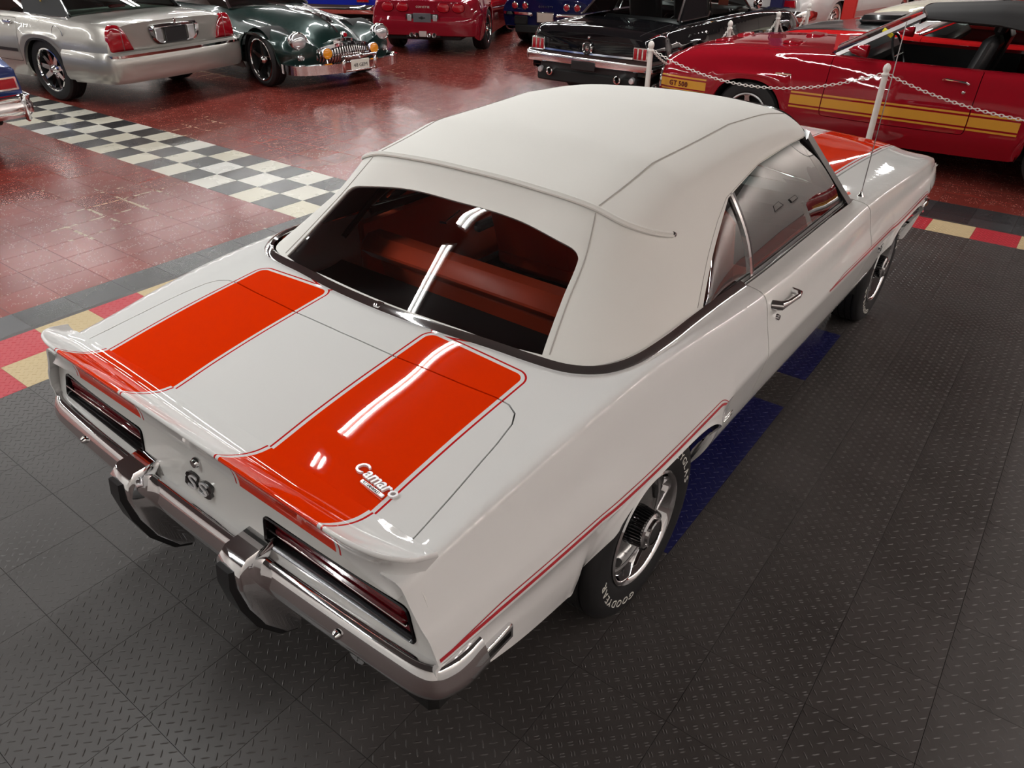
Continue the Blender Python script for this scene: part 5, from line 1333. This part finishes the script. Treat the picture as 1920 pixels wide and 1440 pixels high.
# ============ black 1960s notchback
def black_notchback():
    c = thing('notchback_car', (1.14, 5.93, .002), math.radians(-1.5), 'glossy black 1960s notchback with triple-bar tail lamps and chrome rear bumper', 'car', scale=1.07)
    pm = paint('black_lacquer', (.006, .006, .007))
    b = Body({-.93: st(.80, .775, .72, .80, .62, .80, .40), -.90: st(.815, .79, .745, .83, .62, .82, .38), -.5: st(.865, .83, .76, .85, .60, .82, .32), 0: st(.90, .85, .77, .862, .58, .82, .27), .6: st(.91, .855, .77, .865, .56, .82, .24), 1.5: st(.91, .86, .77, .865, .55, .82, .23), 2.2: st(.90, .85, .77, .862, .56, .82, .24), 2.74: st(.87, .82, .76, .86, .57, .82, .27), 3.3: st(.82, .77, .74, .84, .58, .80, .32), 3.6: st(.74, .70, .68, .78, .56, .76, .38)}, [(0, .36, .63), (2.74, .36, .63)])
    parts = b.skin(c, pm, cabin=(-.12, 2.0, .70), doors=((.75, 1.9, .80, 1.27),), h=.05)
    b.cap(c, pm, b.y0, 'tail_face', .03, -.012); b.cap(c, M['black'], b.y1, 'grille', .05, .01)
    wheels(c, 1.42, 2.74, R=.315, w=.19, rr=.185, style='spoke', n=5); tub(c, -.3, 2.1, .7, .42)
    y = -.945
    MB().box((0, -.945, .42), (1.34, .05, .15), .024).build('rear_valance', M['black'], c)
    pp = sym([(.865, -.60, .515), (.872, -.82, .515), (.845, -.955, .515), (.76, -.99, .515), (.4, -1.01, .515), (0, -1.015, .515)])
    bp = bumper_bar(c, pp, [(.03, .058), (.0, .064), (-.022, .045), (-.026, .01), (-.020, -.045), (.0, -.060), (.03, -.055)], M['chrome'], 'rear_bumper')
    bumper_bar(c, sym([(.60, -.957, .592), (.3, -.962, .588), (0, -.964, .586)]), [(-.008, -.010), (.008, -.010), (.006, .010), (-.006, .010)], M['chrome'], 'panel_moulding')
    for sg in (1, -1):
        tl = plate(c, fillet([(sg*.605, .575), (sg*.80, .575), (sg*.79, .715), (sg*.605, .715)], .012, 3), y, -.03, M['chrome'], 'tail_lamp', .008)
        for k in range(3): plate(tl, fillet([(sg*(.622+.058*k), .592), (sg*(.656+.058*k), .592), (sg*(.656+.058*k), .70), (sg*(.622+.058*k), .70)], .006, 2), y-.028, -.014, M['redlens'], 'lens', .006)
        MB().lathe([(.026, -.06), (.034, -.075), (.046, -.07), (.046, 0), (.03, .10)], 20, 'y', (sg*.47, -.98, .365)).build('exhaust_trim', M['chrome'], c)
        MB().lathe([(0, -.045), (.03, -.04), (.038, -.02), (.040, 0)], 18, 'y', (sg*.635, -.975, .365)).build('reverse_lamp', M['lampglass'], c)
        MB().sweep([b.pt(yy, sg*b.s_at(yy, .86 if False else float(b.p.ev([yy], [b.S[3]])[0][2]), 2, b.S[2], b.S[4]), .004) for yy in np.linspace(-.9, .72, 20)], [(-.006, -.004), (.006, -.004), (.006, .005), (-.006, .005)], up=(0, 0, 1)).build('shoulder_glint', M['chrome'], c)  # thin chrome strip standing in for the glint along the shoulder
        MB().tube([(sg*.862, .50, .62), (sg*.868, .52, .50), (sg*.862, .55, .38)], .010, 6).build('scoop_trim', M['chrome'], c)
    gc = MB().lathe([(.0, -.03), (.035, -.028), (.045, -.015), (.06, -.03), (.072, -.022), (.075, 0)], 28, 'y', (0, y-.005, .645)).build('fuel_cap', M['chrome'], c)
    MB().lathe([(.028, -.034), (.042, -.032), (.046, -.022)], 24, 'y', (0, y-.005, .645)).build('cap_ring', M['black'], gc)
    MB().lathe([(0, -.02), (.014, -.016), (.018, 0)], 16, 'y', (.005, y+.002, .755)).build('trunk_lock', M['chrome'], c)
    MB().box((0, -1.035, .468), (.33, .02, .10), .006).build('license_plate', M['black'], c)
    b.rib(c, M['under'], 'trunk_gap', [(yy, .63) for yy in np.linspace(-.88, -.2, 16)], .006, .001); b.rib(c, M['under'], 'trunk_gap', [(yy, -.63) for yy in np.linspace(-.88, -.2, 16)], .006, .001)
    MB().box((0, y-.012, .735), (1.26, .006, .005)).build('trunk_gap', M['under'], c, smooth=0)
    greenhouse(c, -.10, 1.95, .66, .90, .38, 1.45, .52, 1.30, pm, M['clear'], M['chrome'], bp=(.78,), pr=.014)
    for sg in (1, -1):
        A_ = [(sg*.69, -.06, .895), (sg*.69, .62, .895), (sg*.53, .72, 1.29), (sg*.53, .36, 1.30)]; B_ = [(x*.96, yy, z) for x, yy, z in A_]
        MB().add(A_+B_, [(0,1,2,3), (7,6,5,4), (0,4,5,1), (1,5,6,2), (2,6,7,3), (3,7,4,0)]).build('quarter_pillar', pm, c, smooth=0)
        MB().tube([(sg*.70, -.08, .90), (sg*.70, .60, .905), (sg*.695, .64, .96)], .009, 6).build('drip_moulding', M['chrome'], c)
    bucket(c, .33, .95, .55, M['seat_black']); bucket(c, -.33, .95, .55, M['seat_black'])
    MB().box((0, .25, .66), (1.16, .16, .45), .06).build('rear_seat', M['seat_black'], c)
    MB().box((0, 1.82, .86), (1.3, .25, .14), .04).build('dashboard', M['seat_black'], c); steer(c, -.33, 1.5, .90)
    MB().box((.34, 1.78, 1.1), (.14, .01, .34), .003).build('window_card', simple('orange_red_card', (.6, .07, .02), rough=.6), c)
    mr = MB().lathe([(0, .03), (.05, .02), (.06, -.02), (.02, -.05)], 18, 'y', (.84, 1.75, .98)).build('door_mirror', M['chrome'], c)
    return c
black_notchback()

# ============ long-nosed muscle cars: a crimson convertible and a red one with black hood
MUSCLE = {-1.13: st(.86, .82, .76, .86, .64, .82, .40), -.9: st(.91, .86, .80, .90, .62, .85, .34), 0: st(.96, .90, .83, .925, .58, .86, .28), .7: st(.95, .905, .83, .925, .55, .86, .25), 1.5: st(.945, .91, .83, .925, .54, .86, .24), 2.1: st(.96, .915, .83, .925, .55, .86, .24), 2.74: st(.95, .89, .83, .925, .56, .86, .27), 3.2: st(.92, .855, .81, .91, .57, .85, .30), 3.55: st(.86, .80, .76, .875, .57, .83, .33), 3.72: st(.78, .73, .70, .83, .55, .80, .37)}
def crimson_convertible():
    c = thing('muscle_convertible', (6.28, 5.12, .002), math.radians(90), 'crimson muscle convertible with gold side stripes and raised black soft top', 'car', scale=1.03)
    pm = paint('crimson_lacquer', (.27, .006, .014)); M['crimson'] = pm; M['darkred'] = simple('dark_red_letter', (.10, .003, .006), rough=.4); gold = simple('gold_stripe', (.62, .29, .025), rough=.35, coat=.6)
    b = Body(MUSCLE, [(0, .385, .67), (2.74, .385, .67)])
    vb = b.s_at(1.2, .905, 2, .7, 1.0)
    parts = b.skin(c, pm, cabin=(-.15, 2.08, .74), doors=((.80, 2.02, .78, 1.33),), h=.045)
    b.cap(c, pm, b.y0, 'tail_face', .02, -.01); nose = b.cap(c, M['black'], b.y1, 'grille', .10, -.02)
    wheels(c, 1.52, 2.74, R=.325, w=.2, rr=.20, style='spoke', n=5, rm=M['steel']); tub(c, -.35, 2.15, .76, .42)
    for sg in (1, -1):
        sz = lambda yy, z: sg*b.s_at(yy, z, 2, .8)
        for (ya, yb) in ((-1.05, -.42), (.42, .795), (.805, 2.015), (2.025, 2.31), (3.17, 3.69)):
            yl = np.linspace(ya, yb, max(4, int((yb-ya)/.06)))
            for z, w, nm in ((.545, .078, 'gold_stripe'), (.607, .016, 'gold_pinline'), (.483, .016, 'gold_pinline')):
                V, F = ribbon(b.p, [(yy, sz(yy, z)) for yy in yl], w, .002); MB().add(V, F).build(nm, gold, c, smooth=60)
        q0 = b.pt(3.48, sz(3.48, .545), .004); e_ = b.p.ev([3.58], [sz(3.58, .545)])[0]-b.p.ev([3.38], [sz(3.38, .545)])[0]; e_ /= np.linalg.norm(e_)
        lettering('stripe_lettering', 'GT 500', M['darkred'], c, lambda x, y_, z_, q0=q0, e_=e_: tuple(q0-sg*0+(-e_ if sg > 0 else -e_)*x*(1 if sg < 0 else -1)*1.0+np.array([sg*z_, 0, y_-.024])), .066, .003, space=.8, bold=.002)
        q = b.pt(2.42, sz(2.42, .745), .006)
        MB().box(tuple(q), (.01, .15, .018), .004).build('fender_emblem', M['chrome'], c)
        # chrome nose edge and lower bumper
        MB().tube([b.pt(3.70, sg*v, .01) for v in np.linspace(b.S[3]*.7, b.smax*.86, 14)], .014, 8).build('nose_moulding', M['chrome'], c)
        hs = b.pt(2.55, sg*.34, .002)
        MB().box(tuple(hs), (.26, .16, .035), .015, Matrix.Rotation(.06, 3, 'X')).build('hood_scoop', pm, c)
        hs = b.pt(3.30, sg*.30, .002); MB().box(tuple(hs), (.22, .12, .03), .012, Matrix.Rotation(-.1, 3, 'X')).build('hood_scoop', pm, c)
    for i, d in enumerate(parts[1:]):
        sg = 1 if i % 2 == 0 else -1
        q = b.pt(.98, sg*b.s_at(.98, .83, 2, .8), .02)
        MB().tube([b.pt(1.08, sg*b.s_at(1.08, .84, 2, .8), .005), b.pt(1.06, sg*b.s_at(1.06, .84, 2, .8), .03), b.pt(.90, sg*b.s_at(.90, .83, 2, .8), .03), b.pt(.88, sg*b.s_at(.88, .82, 2, .8), .005)], .010, 8).build('handle', M['chrome'], d)
        MB().lathe([(0, .014), (.012, .010), (.016, 0)], 14, 'x').xform(Matrix.Translation(tuple(b.pt(.90, sg*b.s_at(.90, .76, 2, .8)))) @ Matrix.Scale(sg, 4, (1, 0, 0))).build('lock', M['chrome'], d)
        mm = MB().lathe([(.05, -.07), (.052, -.06), (.046, .0), (.03, .06), (.0, .10)], 16, 'y').xform(Matrix.Translation(tuple(np.array(b.pt(1.80, sg*.80))+np.array([sg*.06, 0, .075])))).build('door_mirror', pm, d)
    bumper_bar(c, sym([(.90, 3.3, .42), (.89, 3.6, .42), (.78, 3.80, .42), (0, 3.87, .42)]), [(.03, .05), (0, .055), (-.02, .0), (0, -.055), (.03, -.05)][::-1], M['chrome'], 'front_bumper')
    bumper_bar(c, sym([(.91, -.8, .50), (.90, -1.08, .50), (.80, -1.2, .50), (0, -1.24, .50)]), [(.03, .05), (0, .055), (-.02, .0), (0, -.055), (.03, -.05)], M['chrome'], 'rear_bumper')
    for sg in (1, -1):
        MB().lathe([(0, .04), (.06, .03), (.09, 0), (.095, -.03)], 22, 'y', (sg*.60, 3.70, .62)).build('head_lamp', M['lampglass'], c)
        plate(c, fillet([(sg*.35, .62), (sg*.80, .62), (sg*.80, .76), (sg*.35, .76)], .02, 3), -1.14, -.02, M['redlens'], 'tail_lamp')
    # windscreen
    W0, W1 = (.75, 2.02, .93), (.60, 1.40, 1.285)
    def wsf(u, v):
        s_ = 2*u-1; p0 = np.array([W0[0]*s_, W0[1]+.20*(1-s_*s_), W0[2]]); p1 = np.array([W1[0]*s_, W1[1]+.10*(1-s_*s_), W1[2]+.03*(1-s_*s_)]); return tuple(p0+(p1-p0)*v)
    wsn = MB().grid(wsf, 20, 8).build('windscreen', M['clear'], c, smooth=60)
    for u in (0, 1): MB().sweep([wsf(u, v) for v in np.linspace(0, 1, 8)], [(-.022, -.016), (.022, -.016), (.02, .016), (-.02, .016)], up=(0, 1, .5)).build('pillar', M['badge'], wsn)
    for v, nm in ((0, 'base_moulding'), (1, 'header_moulding')): MB().tube([wsf(u, v) for u in np.linspace(0, 1, 24)], .016, 8).build(nm, M['chrome'], wsn)
    MB().box((-.62, 1.66, 1.13), (.02, .10, .035), .003, Matrix.Rotation(.52, 3, 'X')).build('yellow_sticker', simple('yellow_sticker', (.85, .75, .02), rough=.5), wsn)
    # raised black soft top
    tv = simple('black_canvas', (.022, .022, .023), rough=.75, bump=.3, bscale=500)
    tp = Patch([[(0, -.30, .97), (.4, -.28, .97), (.62, -.18, .965), (.74, .0, .955), (.78, .30, .945)], [(0, .05, 1.24), (.35, .06, 1.23), (.53, .09, 1.20), (.62, .16, 1.12), (.70, .42, 1.05)],
                [(0, .35, 1.36), (.35, .35, 1.355), (.53, .36, 1.32), (.60, .38, 1.26), (.63, .50, 1.20)], [(0, .85, 1.375), (.35, .85, 1.37), (.54, .85, 1.335), (.60, .84, 1.29), (.625, .82, 1.25)], [(0, 1.50, 1.325), (.35, 1.47, 1.32), (.53, 1.44, 1.30), (.59, 1.41, 1.285), (.62, 1.38, 1.265)]], [0, .45, .8, 1.3, 2.0], [0, .4, .6, .72, .9], cu=(2, 3))
    panel('soft_top', tv, c, tp, [(0, -.9), (0, .9), (2.0, .9), (2.0, -.9)], h=.05, holes=[fillet([(.10, -.52), (.10, .52), (.55, .48), (.55, -.48)], .05, 4)], rim=.02, thick=.012)
    panel('rear_window', M['clear'], c, tp, fillet([(.09, -.53), (.09, .53), (.56, .49), (.56, -.49)], .05, 4), h=.06, rim=0, off=-.004)
    for sg in (1, -1):
        bucket(c, sg*.36, .98, .52, M['seat_black'], .48, .62)
        MB().tube([(sg*.55, .35, .5), (sg*.55, .38, 1.0), (sg*.47, .40, 1.13)], .028, 10).build('roll_bar', M['seat_black'], c)
        MB().box((sg*.755, 1.3, .68), (.03, 1.2, .46), .012).build('door_trim', M['seat_black'], c)
    MB().tube([(-.47, .40, 1.13), (.47, .40, 1.13)], .028, 10).build('roll_bar', M['seat_black'], c)
    MB().box((0, 1.92, .88), (1.4, .30, .16), .05).build('dashboard', M['seat_black'], c); steer(c, -.36, 1.58, .93)
    MB().box((0, 1.15, .56), (.22, .9, .22), .04).build('console', M['seat_black'], c)
    MB().box((0, .22, .72), (1.2, .18, .44), .06).build('rear_seat', M['seat_black'], c)
    MB().box((.0, 1.52, 1.20), (.22, .02, .065), .01).build('rear_view_mirror', M['chrome'], c)
    return c
crimson_convertible()
def red_black_hood():
    c = thing('muscle_car', (6.62, 7.10, .002), math.radians(90), 'bright red muscle car with satin black scooped hood, parked behind the crimson convertible', 'car', scale=1.03)
    pm = paint('bright_red_lacquer', (.55, .012, .014)); bk = simple('satin_black_hood', (.012, .012, .013), rough=.22, coat=.3)
    b = Body(MUSCLE, [(0, .385, .67), (2.74, .385, .67)])
    b.skin(c, pm, cabin=(-.15, 2.08, .74), doors=((.80, 2.02, .78, 1.33),), h=.06)
    b.cap(c, pm, b.y0, 'tail_face', .02, -.01); b.cap(c, M['black'], b.y1, 'grille', .10, -.02)
    panel('hood', bk, c, b.p, fillet([(2.12, -.76), (2.12, .76), (3.70, .62), (3.70, -.62)], .03, 3), h=.06, off=.003, rim=.004)
    sc_ = MB().box((0, 2.60, 1.0), (.40, .50, .11), .045, Matrix.Rotation(-.05, 3, 'X')).build('hood_scoop', bk, c)
    MB().box((0, 2.335, .985), (.32, .04, .06), .01).build('scoop_mouth', M['under'], sc_)
    wheels(c, 1.52, 2.74, R=.325, w=.2, rr=.19, style='spoke', n=5); tub(c, -.35, 2.15, .76, .42)
    greenhouse(c, -.25, 2.05, .72, .94, .45, 1.35, .56, 1.30, pm, M['clear'], M['chrome'])
    bucket(c, .36, .98, .52, M['seat_black']); bucket(c, -.36, .98, .52, M['seat_black'])
    MB().box((0, 1.92, .88), (1.4, .30, .14), .05).build('dashboard', M['seat_black'], c)
    bumper_bar(c, sym([(.90, 3.3, .42), (.89, 3.6, .42), (.78, 3.80, .42), (0, 3.87, .42)]), [(.03, .05), (0, .055), (-.02, .0), (0, -.055), (.03, -.05)][::-1], M['chrome'], 'front_bumper')
    for sg in (1, -1): MB().lathe([(0, .04), (.06, .03), (.09, 0), (.095, -.03)], 20, 'y', (sg*.60, 3.70, .62)).build('head_lamp', M['lampglass'], c)
    return c
red_black_hood()

# ============ cars at the far end of the hall, mostly cut off by the picture's upper edge
BIG = {-1.35: st(.84, .78, .84, .93, .60, .9, .38), -1.1: st(.90, .83, .88, .965, .60, .93, .33), 0: st(.95, .88, .90, .98, .58, .94, .28), 1.5: st(.95, .89, .90, .985, .56, .94, .26), 3.0: st(.94, .87, .89, .98, .57, .94, .28), 3.8: st(.88, .81, .85, .95, .57, .92, .33), 4.05: st(.80, .74, .80, .9, .56, .88, .38)}
def far_car(name, loc, rz, label, col, tail=True, whitewall=False, roofcol=None, trim=True, sc=1.0, flake=.0, lamp='redlens', lift=0.0):
    c = thing(name, (loc[0], loc[1], .002+lift), math.radians(rz), label, 'car', scale=sc)
    pm = paint(name+'_paint', col, rough=.3, flake=flake); rm = roofcol or pm
    b = Body(BIG, [(0, .40, .66), (3.0, .40, .66)])
    parts = b.skin(c, pm, cabin=(-.25, 2.3, .82), doors=((.85, 2.15, .96, 1.40),), h=.08)
    b.cap(c, pm, b.y0, 'tail_face', .02, -.02); b.cap(c, M['black'], b.y1, 'grille', .06, .01)
    wheels(c, 1.58, 3.0, R=.345, w=.21, rr=.19, style='cap', n=10, white=whitewall); tub(c, -.4, 2.4, .78, .45)
    greenhouse(c, -.22, 2.25, .76, .94, .3, 1.6, .60, 1.38, rm, M['clear'], M['chrome'], bp=(.95,))
    for (e, y0_) in ((-1, -1.30), (1, 4.05)):
        bumper_bar(c, sym([(.97, y0_-e*.45, .47), (.97, y0_-e*.1, .47), (.88, y0_+e*.10, .47), (.5, y0_+e*.16, .47), (0, y0_+e*.17, .47)]), [(.03, .08), (0, .085), (-.025, .02), (-.015, -.06), (.01, -.085), (.03, -.08)] if e < 0 else [(-.03, .08), (0, .085), (.025, .02), (.015, -.06), (-.01, -.085), (-.03, -.08)], M['chrome'], 'bumper')
    for sg in (1, -1):
        tl = plate(c, fillet([(sg*.58, .60), (sg*.86, .60), (sg*.84, .73), (sg*.58, .73)], .015, 3), -1.37, -.04, M['chrome'], 'tail_lamp')
        plate(tl, fillet([(sg*.60, .615), (sg*.84, .615), (sg*.82, .715), (sg*.60, .715)], .01, 3), -1.405, -.02, M['redlens'], 'lens')
        MB().lathe([(0, .04), (.06, .03), (.09, 0), (.095, -.03)], 20, 'y', (sg*.66, 4.06, .64)).build('head_lamp', M['lampglass'], c)
        cl = plate(c, fillet([(sg*.80, .66), (sg*.89, .66), (sg*.87, .72), (sg*.80, .72)], .008, 2), 4.05, .03, M['amber'], 'corner_lamp')
        if trim: b.rib(c, M['chrome'], 'rocker_trim', [(yy, sg*b.s_at(yy, .40, 2, 1.0)) for yy in np.linspace(.42, 2.58, 24)], .10, .004)
    for i, d in enumerate(parts[1:]):
        sg = 1 if i % 2 == 0 else -1; q = b.pt(.98, sg*b.s_at(.98, .80, 2, .9), .012); MB().box(tuple(q), (.03, .16, .03), .01).build('handle', M['chrome'], d)
    bucket(c, .38, 1.0, .55, M['seat_black']); bucket(c, -.38, 1.0, .55, M['seat_black'])
    return c
far_car('white_sedan', (.62, 13.6), -10, 'silver-white car with whitewall tyres standing between the navy and red lift columns', (.62, .62, .61), whitewall=True, flake=.15, sc=1.08)
far_car('cream_sedan', (7.0, 11.3), 88, 'cream coloured car with amber corner lamps behind the red lift column', (.68, .65, .52), lamp='amber', trim=False)
far_car('grey_sedan', (6.9, 9.15), 89, 'dark olive grey car between the cream car and the red muscle car', (.05, .05, .045), trim=False, sc=.98)
far_car('blue_coupe', (-7.35, 8.9), 25, 'royal blue car half hidden behind the green 1940s car', (.012, .02, .28), trim=False, sc=.98)
far_car('red_coupe', (-5.35, 12.6), 20, 'bright red car beyond the dark red sports coupe', (.55, .01, .012), trim=False, sc=.9)

# ============ lift columns
def column(x, y, col, label):
    c = thing('lift_column', (x, y, .001), math.radians(8), label, 'lift post')
    m = simple('column_paint', col, rough=.4)
    MB().box((0, 0, 1.75), (.24, .16, 3.5), .015).build('post', m, c)
    MB().box((0, 0, .01), (.5, .4, .02), .004).build('base_plate', m, c)
    for sx in (-1, 1):
        for sy in (-1, 1): MB().lathe([(0, .02), (.014, .02), (.016, 0)], 8, 'z', (sx*.2, sy*.15, .02)).build('anchor_bolt', M['steel'], c)
    return c
column(.92, 11.9, (.006, .008, .06), 'navy blue steel lift column beside the silver-white car')
column(1.95, 13.0, (.55, .02, .015), 'red steel lift column beside the cream car')
bxm = MB().box((1.05, 11.70, 1.45), (.30, .12, .34), .02).build('control_box', M['black'], None, label='black control box hanging on the navy lift column', cat='control box')
MB().tube([(1.10, 11.72, 1.30), (1.12, 11.70, 1.12), (1.02, 11.72, 1.04), (.98, 11.76, 1.2)], .012, 8).build('hose', M['black'], bxm)

# ============ rope-off posts with plastic chain
M['post'] = simple('white_post_plastic', (.74, .70, .66), rough=.35)
M['chain'] = simple('white_chain_plastic', (.72, .68, .64), rough=.4)
def stanchion(x, y, h, label):
    t = thing('barrier_post', (x, y, .001), 0, label, 'barrier post', 'white barrier posts')
    MB().lathe([(0, 0), (.15, 0), (.155, .015), (.14, .03), (.035, .045), (.03, .05)], 28, 'z').build('base', M['post'], t)
    MB().lathe([(.026, .04), (.026, h-.10), (.034, h-.098), (.035, h-.085), (.026, h-.08), (.024, h-.07)], 24, 'z').build('pole', M['post'], t)
    MB().lathe([(.022, h-.075), (.030, h-.055), (.032, h-.04), (.026, h-.018), (.010, h-.002), (0, h)], 20, 'z').build('finial', M['post'], t)
    return t
PO = {'A': (2.54, 3.80), 'B': (2.30, 6.36), 'C': (2.38, 7.85), 'D': (2.30, 9.4), 'P': (4.76, 3.90), 'Q': (7.25, 3.72)}
HP = .965
stanchion(*PO['A'], HP+.035, 'white barrier post beside the crimson convertible nose')
stanchion(*PO['B'], HP, 'white barrier post between the black notchback and the black-hooded red car')
stanchion(*PO['C'], HP, 'white barrier post in front of the silver-white car, left of the navy column')
stanchion(*PO['D'], HP, 'white barrier post right of the navy lift column')
stanchion(*PO['P'], HP+.03, 'white barrier post beside the crimson convertible door')
stanchion(*PO['Q'], HP, 'white barrier post beside the crimson convertible rear wheel')
def chain(a, b, za, zb, sag, label):
    a, b = np.array([*a, za]), np.array([*b, zb]); w_ = (b-a)/np.linalg.norm(b-a)*.034; a = a+w_; b = b-w_; d = b-a; L = np.linalg.norm(d); n = int(L*1.06/.032)
    fn = lambda t: a+d*t-np.array([0, 0, sag*4*t*(1-t)])
    t = thing('plastic_chain', tuple((a+b)/2*np.array([1, 1, 0])), 0, label, 'chain', 'white plastic chains')
    mb = MB(); o0 = Vector(t.location)
    for k in range(n):
        p = fn((k+.5)/n); q = fn((k+.6)/n)-fn((k+.4)/n); q /= np.linalg.norm(q)
        up = np.array([0, 0, 1.0]); r = np.cross(q, up); r /= np.linalg.norm(r); u = np.cross(r, q)
        s = r if k % 2 else u
        path = [p-np.array(o0)+q*.0205*math.cos(a_)+s*.011*math.sin(a_) for a_ in np.linspace(0, 2*PI, 10, endpoint=False)]
        mb.tube(path, .0036, 5, closed=True)
    mb.build('chain_links', M['chain'], t, kind='stuff'); return t
hz = HP-.09
chain(PO['A'], PO['P'], hz+.035, hz+.03, .22, 'white plastic chain sagging along the crimson convertible fender')
chain(PO['P'], PO['Q'], hz+.03, hz, .20, 'white plastic chain sagging along the crimson convertible door')
chain(PO['A'], PO['B'], hz+.035, hz, .30, 'white plastic chain behind the crimson convertible nose')
chain(PO['B'], PO['C'], hz, hz, .30, 'white plastic chain beyond the black-hooded red car')
chain(PO['C'], PO['D'], hz, hz, .30, 'white plastic chain in front of the navy lift column')
